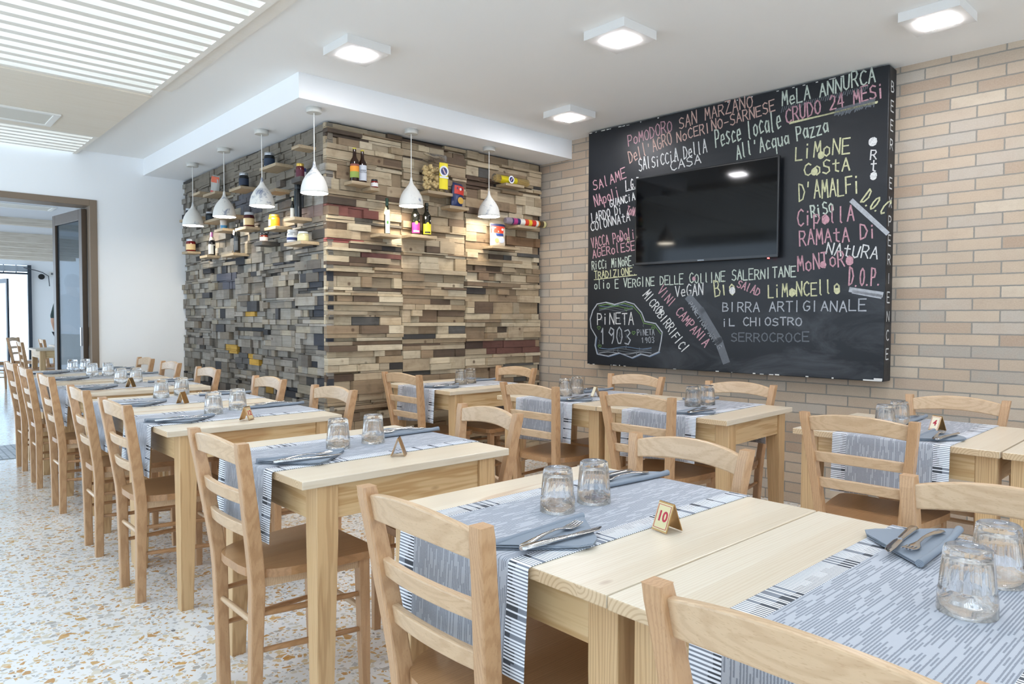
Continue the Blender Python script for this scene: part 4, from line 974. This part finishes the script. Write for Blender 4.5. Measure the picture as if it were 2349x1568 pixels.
# spaghetti bundle
P = on_f(1171, 'spag', 420, .085); sp = empty('spaghetti_pack', P, 0, 'long spaghetti bundle with yellow label and navy roundel in the top right corner', 'spaghetti pack')
sm = MB(); q = random.Random(9)
for i in range(70):
    a, rr = q.uniform(0, 2*PI), .024*math.sqrt(q.random()); y, z = rr*1.1*math.cos(a), .028+rr*math.sin(a); sm.tube([(-.175+q.uniform(-.006, .006), y, z), (.19+q.uniform(-.008, .008), y*.9, z*.92)], .0024, 5)
tag(sm.build('spaghetti_strands', plain('spaghetti', 'dfc07a', .5), sp), kind='stuff')
sl = MB(); sl.grid(lambda u, v: (-.125+.175*u, .031*1.08*math.cos(-PI*.35-v*PI*1.0), .029+.029*math.sin(-PI*.35-v*PI*1.0)), 3, 14); sl.build('yellow_label', mat('f1dd1e', .45), sp)
disc(MB(), (-.022, .030), .031, -.0375).build('white_roundel', mat('eceff2', .5), sp); disc(MB(), (-.022, .030), .021, -.0382).build('navy_roundel', mat('252a66', .5), sp)
MB().box((-.022, -.0388, .030), (.008, .0006, .030), m=Matrix.Rotation(R(35), 3, 'Y')).build('roundel_mark', mat('d8b9b4', .5), sp)
MB().lathe([(.034, -.178), (.034, .185), (.012, .20)], 14).build('clear_film', FILM, sp).matrix_local = Matrix.Translation((0, 0, .030)) @ Matrix.Rotation(PI/2, 4, 'Y')
# long wrapper tube
P = on_f(1202, 'roll', 515, .09); rl = empty('candy_tube', P, R(-4), 'long printed red and white wrapper tube lying against the brick corner', 'wrapped tube')
for x0, x1, c in ((-.20, -.14, '8f8590'), (-.14, -.125, '2b2c55'), (-.125, -.085, 'b0407e'), (-.085, -.055, '2f3360'), (-.055, -.005, 'e6e2d6'), (-.005, .035, 'd8452e'), (.035, .07, 'e9c23a'), (.07, .115, 'c9332a'), (.115, .14, 'e9e4da'), (.14, .155, 'c87a2a'), (.155, .20, '4a3a26'), (.20, .225, 'cfc68e'), (.225, .235, '30302c')):
    MB().lathe([(.028 if x0 > -.2 else .022, x0), (.029, (x0+x1)/2), (.028 if x1 < .23 else .02, x1)], 18).build('printed_band', mat(c, .35), rl).matrix_local = Matrix.Translation((0, 0, .0295)) @ Matrix.Rotation(PI/2, 4, 'Y')
# red topped bag on the lower shelf
P = on_f(1141, 'bag', 560, .06); bg2 = empty('pasta_bag', P, R(-3), 'white pasta bag with red top below the right-hand pendant', 'pasta bag')
pillow(MB(), .150, .185, .07, seed=12, top=.85, pinch=-.1).build('bag_body', mat('dcd2c0', .4), bg2)
m = MB(); m.grid(lambda u, v: (-.074+.148*u, -.0375+.030*abs(2*u-1)**3, .105+.055*v), 6, 3); m.build('red_band', mat('d5402c', .4), bg2)
m = MB(); m.grid(lambda u, v: (-.066+.132*u, -.0385+.028*abs(2*u-1)**3, .082+.020*v), 6, 1); m.build('blue_band', mat('2d3f7c', .4), bg2)
m = MB(); m.grid(lambda u, v: (-.074+.148*u, -.030+.024*abs(2*u-1)**3, .160+.02*v), 6, 1); m.build('navy_top', mat('2a3358', .4), bg2)
disc(MB(), (.012, .05), .024, -.0395, sx=1.2).build('pasta_picture', mat('b8bfd0', .5), bg2); disc(MB(), (-.035, .045), .018, -.039, sx=1.2).build('pasta_picture', mat('d9b878', .5), bg2)
disc(MB(), (.02, .135), .010, -.0398).build('crest_print', mat('d9d4d0', .5), bg2)
# jars and bottles on the grey cladding
jar(on_l(433, 'A1'), .024, .095, '161b26', 'c3c6ca', '26344c', 'dark jar on the shelf farthest left, behind the first pendant', FL)
jar(on_l(481, 'A2'), .028, .078, '20262c', 'c3c6ca', '343f48', 'dark jar with pale lid between the first two pendants', FL)
jar(on_l(560, 'A4'), .032, .105, '1a1d20', 'b9bcc0', '222f44', 'dark jar with navy label under the soffit, left of the third pendant', FL)
jar(on_l(571, 'A5'), .034, .108, '4a161a', 'c3c6ca', 'd9bd8c', 'maroon jar with cream label below the third pendant from the left', FL)
c = empty('paper_cup', on_l(513, 'A6'), 0, 'white cup with blue band below the second pendant', 'cup'); MB().lathe([(.024, 0), (.031, .085), (.029, .085), (.022, .002)], 20, closed=True).build('cup_wall', mat('e8dcd0', .5), c); MB().lathe([(.0245, .002), (.0282, .034)], 20, closed=False).build('blue_band', mat('3f88b4', .5), c)
jar(on_l(437, 'A7'), .036, .108, '6a1518', 'b9bcc0', 'd9bd8c', 'red jar with cream label on the lowest left shelf', FL)
b = bottle(on_l(485, 'A8'), .028, .20, '1c1b1c', 'c47aae', [(.05, .45, 'e4dfd0', 2.4)], 'small bottle wrapped in white paper with pink cap', FL, caph=.2); MB().lathe([(.029, .085), (.026, .12), (.013, .16), (.0135, .10)], 14).build('paper_wrap', mat('e6e0d2', .8), b)
b = bottle(on_l(543, 'A9'), .026, .235, '17191a', '1e2226', [(.10, .42, '3a4046', 1.8)], 'dark slim bottle with white neck tag', FL, neck=.2); MB().box((-.03, -.01, .165), (.003, .032, .036), m=Matrix.Rotation(R(20), 3, 'X')).build('neck_tag', mat('e4e0d4', .8), b)
jar(on_l(619, 'A10'), .033, .105, '1a1d20', 'b9bcc0', '1f3046', 'dark jar with navy label highest up, between third and fourth pendants', FL)
jar(on_l(689, 'A11'), .024, .098, '55161f', 'd2b258', '5a2030', 'maroon jar with gold lid left of the fourth pendant', FL)
t = empty('carton', on_l(694, 'A11', .035), R(4), 'small navy carton behind the gold-lidded jar', 'carton'); MB().bb((-.018, -.02, 0), (.018, .02, .085)).build('carton_body', mat('26356e', .5), t, bevel=.001); MB().bb((-.0184, -.0204, .015), (.0184, -.0199, .06)).build('label', mat('d8d6d4', .5), t)
t = empty('tall_tin', on_l(684, 'A14', .06), 0, 'tall black tin tube left of the fourth pendant', 'tin'); MB().lathe([(.024, 0), (.0245, .002), (.0245, .20), (.0235, .205)], 20).build('tin_body', mat('15171a', .2), t); MB().lathe([(.0245, .205), (.0248, .207), (.0245, .252), (.022, .255)], 20).build('tin_cap', mat('22262a', .3), t); band(t, .0250, .03, .19, '1f3c48', FL-.6, .5)
bottle(on_l(671, 'A14', .085), .014, .145, '22221c', 'cfc8a4', [(.02, .5, 'dcd8cc', 3)], 'tiny bottle with white label beside the tall black tin', FL, caph=.15)
jar(on_l(629, 'A15'), .034, .090, 'd98a24', 'd2b258', 'd8dbe2', 'orange jar with gold lid under the third pendant', FL-.9, span=1.6)
jar(on_l(605, 'A16'), .026, .062, '7a2a1c', '1b1c20', 'd9cfc8', 'small red jar with black lid on a dark shelf', FL, lidh=.22)
jar(on_l(671, 'A17'), .033, .088, 'a9adb2', 'c3c6ca', 'd5d8de', 'silver-lidded jar with white and navy label by the plank corner', FL, '26356e')
jar(on_l(695, 'A17', .06), .032, .066, 'c8c29a', 'c3c6ca', 'dcd9a8', 'low jar with yellow label by the plank corner', FL)
P = on_l(494, 'A3'); pk_ = empty('crisp_packet', P, R(60), 'orange and red packet leaning on the high shelf at left', 'packet'); pk_.rotation_euler = (R(6), R(14), R(-72))
pillow(MB(), .105, .155, .05, seed=21, top=.85).build('packet_body', mat('a7a49c', .4), pk_)
m = MB(); m.grid(lambda u, v: (-.05+.10*u, -.027+.02*abs(2*u-1)**3-.001, .095+.05*v), 6, 3); m.build('orange_band', mat('c8542a', .4), pk_); m = MB(); m.grid(lambda u, v: (-.05+.10*u, -.027+.02*abs(2*u-1)**3-.001, .006+.018*v), 6, 1); m.build('red_band', mat('c43a34', .4), pk_)

# ------------------------------------------------------------------ pendant lamps
def m_marbled():
    m = MT('marbled_shade'); P = m.coord(); oi = m.n('ObjectInfo'); a = m.n('VectorMath', operation='ADD'); m.l(P, a.inputs[0]); cb = m.n('CombineXYZ')
    for i in range(3): m.l(m.math('MULTIPLY', oi.outputs['Random'], 5.0+i), cb.inputs[i])
    m.l(cb.outputs[0], a.inputs[1]); n = m.noise(a.outputs[0], 8, 5, .72, .4)
    return m.set(m.mix(m.ramp(n, [(.56, (0,0,0,1)), (.68, (.85,.85,.85,1))]), lin('dedcd6'), lin('46587c')), .55)
SHADE, LAMP = m_marbled(), emit('warm_lamp', 'fff3de', PEND)
CORD = plain('white_cord', 'e8e6e0', .5); CANO = plain('grey_canopy', 'cfcdc6', .6, 0, .2)
def make_pendant():
    root = empty('pendant_lamp')
    MB().lathe([(.046, -.032), (.048, -.030), (.048, -.0005), (.046, 0)], 28).build('ceiling_canopy', CANO, root)
    MB().tube([(0, 0, -.345), (0, 0, -.03)], .0032, 8).build('cord', CORD, root)
    prof = [(.006, 0), (.0085, -.012), (.011, -.03), (.020, -.05), (.037, -.072), (.057, -.098), (.073, -.128), (.082, -.158), (.0865, -.190), (.0875, -.203)]
    inn = [(.0855, -.203), (.080, -.160), (.070, -.128), (.054, -.100), (.034, -.076), (.010, -.055)]
    MB().lathe([(r, z-.338) for r, z in prof+inn], 40, closed=False).build('lamp_shade', SHADE, root)
    MB().lathe([(.0005, -.5402), (.0845, -.5400), (.0845, -.536), (.0005, -.535)], 32, closed=True).build('diffuser', LAMP, root)
    return root
pp = make_pendant()
for i, (x, y, lab) in enumerate(((2.135, 6.46, 'marbled white pendant lamp farthest left, by the white wall'), (2.13, 5.72, 'marbled white pendant lamp second from the left'), (2.125, 4.985, 'marbled white pendant lamp third from the left'),
        (2.15, 4.235, 'marbled white pendant lamp hanging at the plank corner'), (2.90, 4.243, 'marbled white pendant lamp before the middle of the tan planks'), (3.642, 4.258, 'marbled white pendant lamp farthest right'))):
    tag(inst(pp, (x, y, ZS), i*1.1), lab, 'pendant lamp', 'marbled pendant lamps under the soffit')

# ------------------------------------------------------------------ square ceiling lights
LEDM = emit('led_panel', 'fdfbff', LED); BOXW = plain('light_housing', 'e2e0dc', .6)
def make_light():
    root = empty('ceiling_light'); s, h = .133, .046
    m = MB()
    for a, b, c, d in ((-s, -s, s, -.07), (-s, .07, s, s), (-s, -.07, -.07, .07), (.07, -.07, s, .07)): m.bb((a, b, -h), (c, d, -.0005))
    m.build('housing', BOXW, root)
    MB().bb((-.07, -.07, -.051), (.07, .07, -.030)).build('led_panel', LEDM, root)
    return root
pl = make_light()
for x, y, lab in ((2.035, 3.50, 'square ceiling light nearest the soffit corner'), (2.935, 2.385, 'square ceiling light in the middle of the ceiling'), (3.885, 1.19, 'square ceiling light at the upper right, above the brick wall'), (3.795, 3.545, 'square ceiling light farthest back, left of the blackboard'),
                  (2.0, 1.15, 'square ceiling light over the front tables'), (2.95, -.1, 'square ceiling light over the near brick-wall tables'), (3.9, -1.4, 'square ceiling light near the rear wall side'), (2.0, -1.3, 'square ceiling light over the rear aisle')):
    tag(inst(pl, (x, y, ZC), 0), lab, 'ceiling light', 'square ceiling lights')

# ------------------------------------------------------------------ things glimpsed in the far room
cc = empty('security_camera', (3.12, 19.92, 2.16), 0, 'small dark dome camera with loose cable on the far wall', 'security camera')
MB().lathe([(.001, -.06), (.05, -.05), (.065, -.01), (.065, .03)], 18).build('dome', BLACK, cc).rotation_euler = (R(90), 0, 0)
MB().tube([(-.35, -.01, .2), (-.1, -.02, .14), (.02, -.03, .1), (.14, -.02, .02), (.16, -.01, -.22)], .01, 6).build('cable', mat('5a5c60', .6), cc)
sw = empty('wall_socket', (3.36, 19.99, 2.24), 0, 'small white wall socket right of the security camera', 'wall socket'); MB().bb((-.07, -.02, -.05), (.07, 0, .05)).build('cover', WHITE, sw); MB().bb((-.04, -.024, -.025), (.04, -.02, .025)).build('insert', mat('77797c', .5), sw)
# waiter half hidden by the folded leaf
pr = empty('person', (2.065, 10.9, 0), R(-150), 'person in dark green clothes, half hidden behind the glazed door leaf, hand on hip', 'person')
V = [(0, 0, .98), (0, .0, 1.15), (0, .01, 1.33), (0, .0, 1.46), (0, -.02, 1.54), (0, -.035, 1.64), (0, -.03, 1.70), (.19, .0, 1.42), (.33, .05, 1.17), (.17, -.10, 1.02), (-.19, 0, 1.42), (-.25, .02, 1.14), (-.24, -.06, .92), (.10, 0, .92), (.105, -.01, .50), (.11, .02, .09), (.12, -.13, .03), (-.10, 0, .92), (-.105, -.01, .50), (-.11, .02, .09), (-.12, -.13, .03)]
E_ = [(0, 1), (1, 2), (2, 3), (3, 4), (4, 5), (5, 6), (3, 7), (7, 8), (8, 9), (3, 10), (10, 11), (11, 12), (0, 13), (13, 14), (14, 15), (15, 16), (0, 17), (17, 18), (18, 19), (19, 20)]
RD = [.15, .14, .16, .10, .055, .085, .075, .065, .045, .035, .065, .045, .035, .095, .065, .045, .035, .095, .065, .045, .035]
def skin(name, V, E, RD, m, parent, sub=2):
    me = bpy.data.meshes.new(name); me.from_pydata(V, E, []); o = bpy.data.objects.new(name, me); COL.objects.link(o); me.materials.append(m)
    s = o.modifiers.new('k', 'SKIN'); o.modifiers.new('s', 'SUBSURF').levels = sub; o.modifiers['s'].render_levels = sub
    for i, r in enumerate(RD): me.skin_vertices[0].data[i].radius = (r, r*.85 if i < 4 else r); me.skin_vertices[0].data[i].use_root = (i == 0)
    o.parent = parent; return o
skin('body', V, E_, RD, plain('skin_tone', 'b98e74', .6), pr)
skin('shirt', V[:4]+[V[7], V[8], V[10], V[11]], [(0, 1), (1, 2), (2, 3), (3, 4), (4, 5), (3, 6), (6, 7)], [.165, .155, .175, .105, .078, .058, .078, .058], plain('dark_green_shirt', '23342f', .8), pr)
skin('trousers', [V[0], V[13], V[14], V[15], V[17], V[18], V[19]], [(0, 1), (1, 2), (2, 3), (0, 4), (4, 5), (5, 6)], [.16, .108, .078, .06, .108, .078, .06], plain('dark_trousers', '1f2327', .8), pr)
MB().lathe([(.001, .11), (.06, .09), (.09, .04), (.095, -.02), (.08, -.07)], 16, (0, -.01, 1.68)).build('hair', plain('dark_hair', '1d1714', .6), pr)
fm = MB()
for sx in (-1, 1): fm.lathe([(.001, -.008), (.008, 0), (.001, .008)], 8, (sx*.032, -.118, 1.655))
fm.loft([[(-.012, -.118, 1.605), (.012, -.118, 1.605), (0, -.122, 1.65)], [(-.004, -.14, 1.607), (.004, -.14, 1.607), (0, -.135, 1.615)]]); fm.bb((-.025, -.116, 1.578), (.025, -.108, 1.584)); fm.build('face_features', plain('face_dark', '7a4f42', .6), pr)
sb = empty('shrub', (1.6, 29.0, -.02), 0, 'blue-green shrub outside the street door', 'shrub'); m = MB(); q = random.Random(2)
for i in range(240):
    a, b2, r = q.uniform(0, 2*PI), q.uniform(0, PI), q.uniform(.4, .9); p = Vector((r*1.3*math.cos(a)*math.sin(b2), r*math.sin(a)*math.sin(b2), 2.0+r*.7*math.cos(b2))); s = q.uniform(.08, .16); n1 = Vector((q.uniform(-1, 1), q.uniform(-1, 1), q.uniform(-1, 1))).normalized()*s; n2 = n1.orthogonal()
    m.add([p-n1, p-n2*.5, p+n1, p+n2*.5], [(0, 1, 2, 3)])
m.build('foliage', mat('5f8a86', .7), sb); MB().tube([(0, 0, 0), (.05, 0, 1.0), (0, 0, 1.9)], [.08, .06, .05], 8).build('stem', mat('6a5a4a', .8), sb)
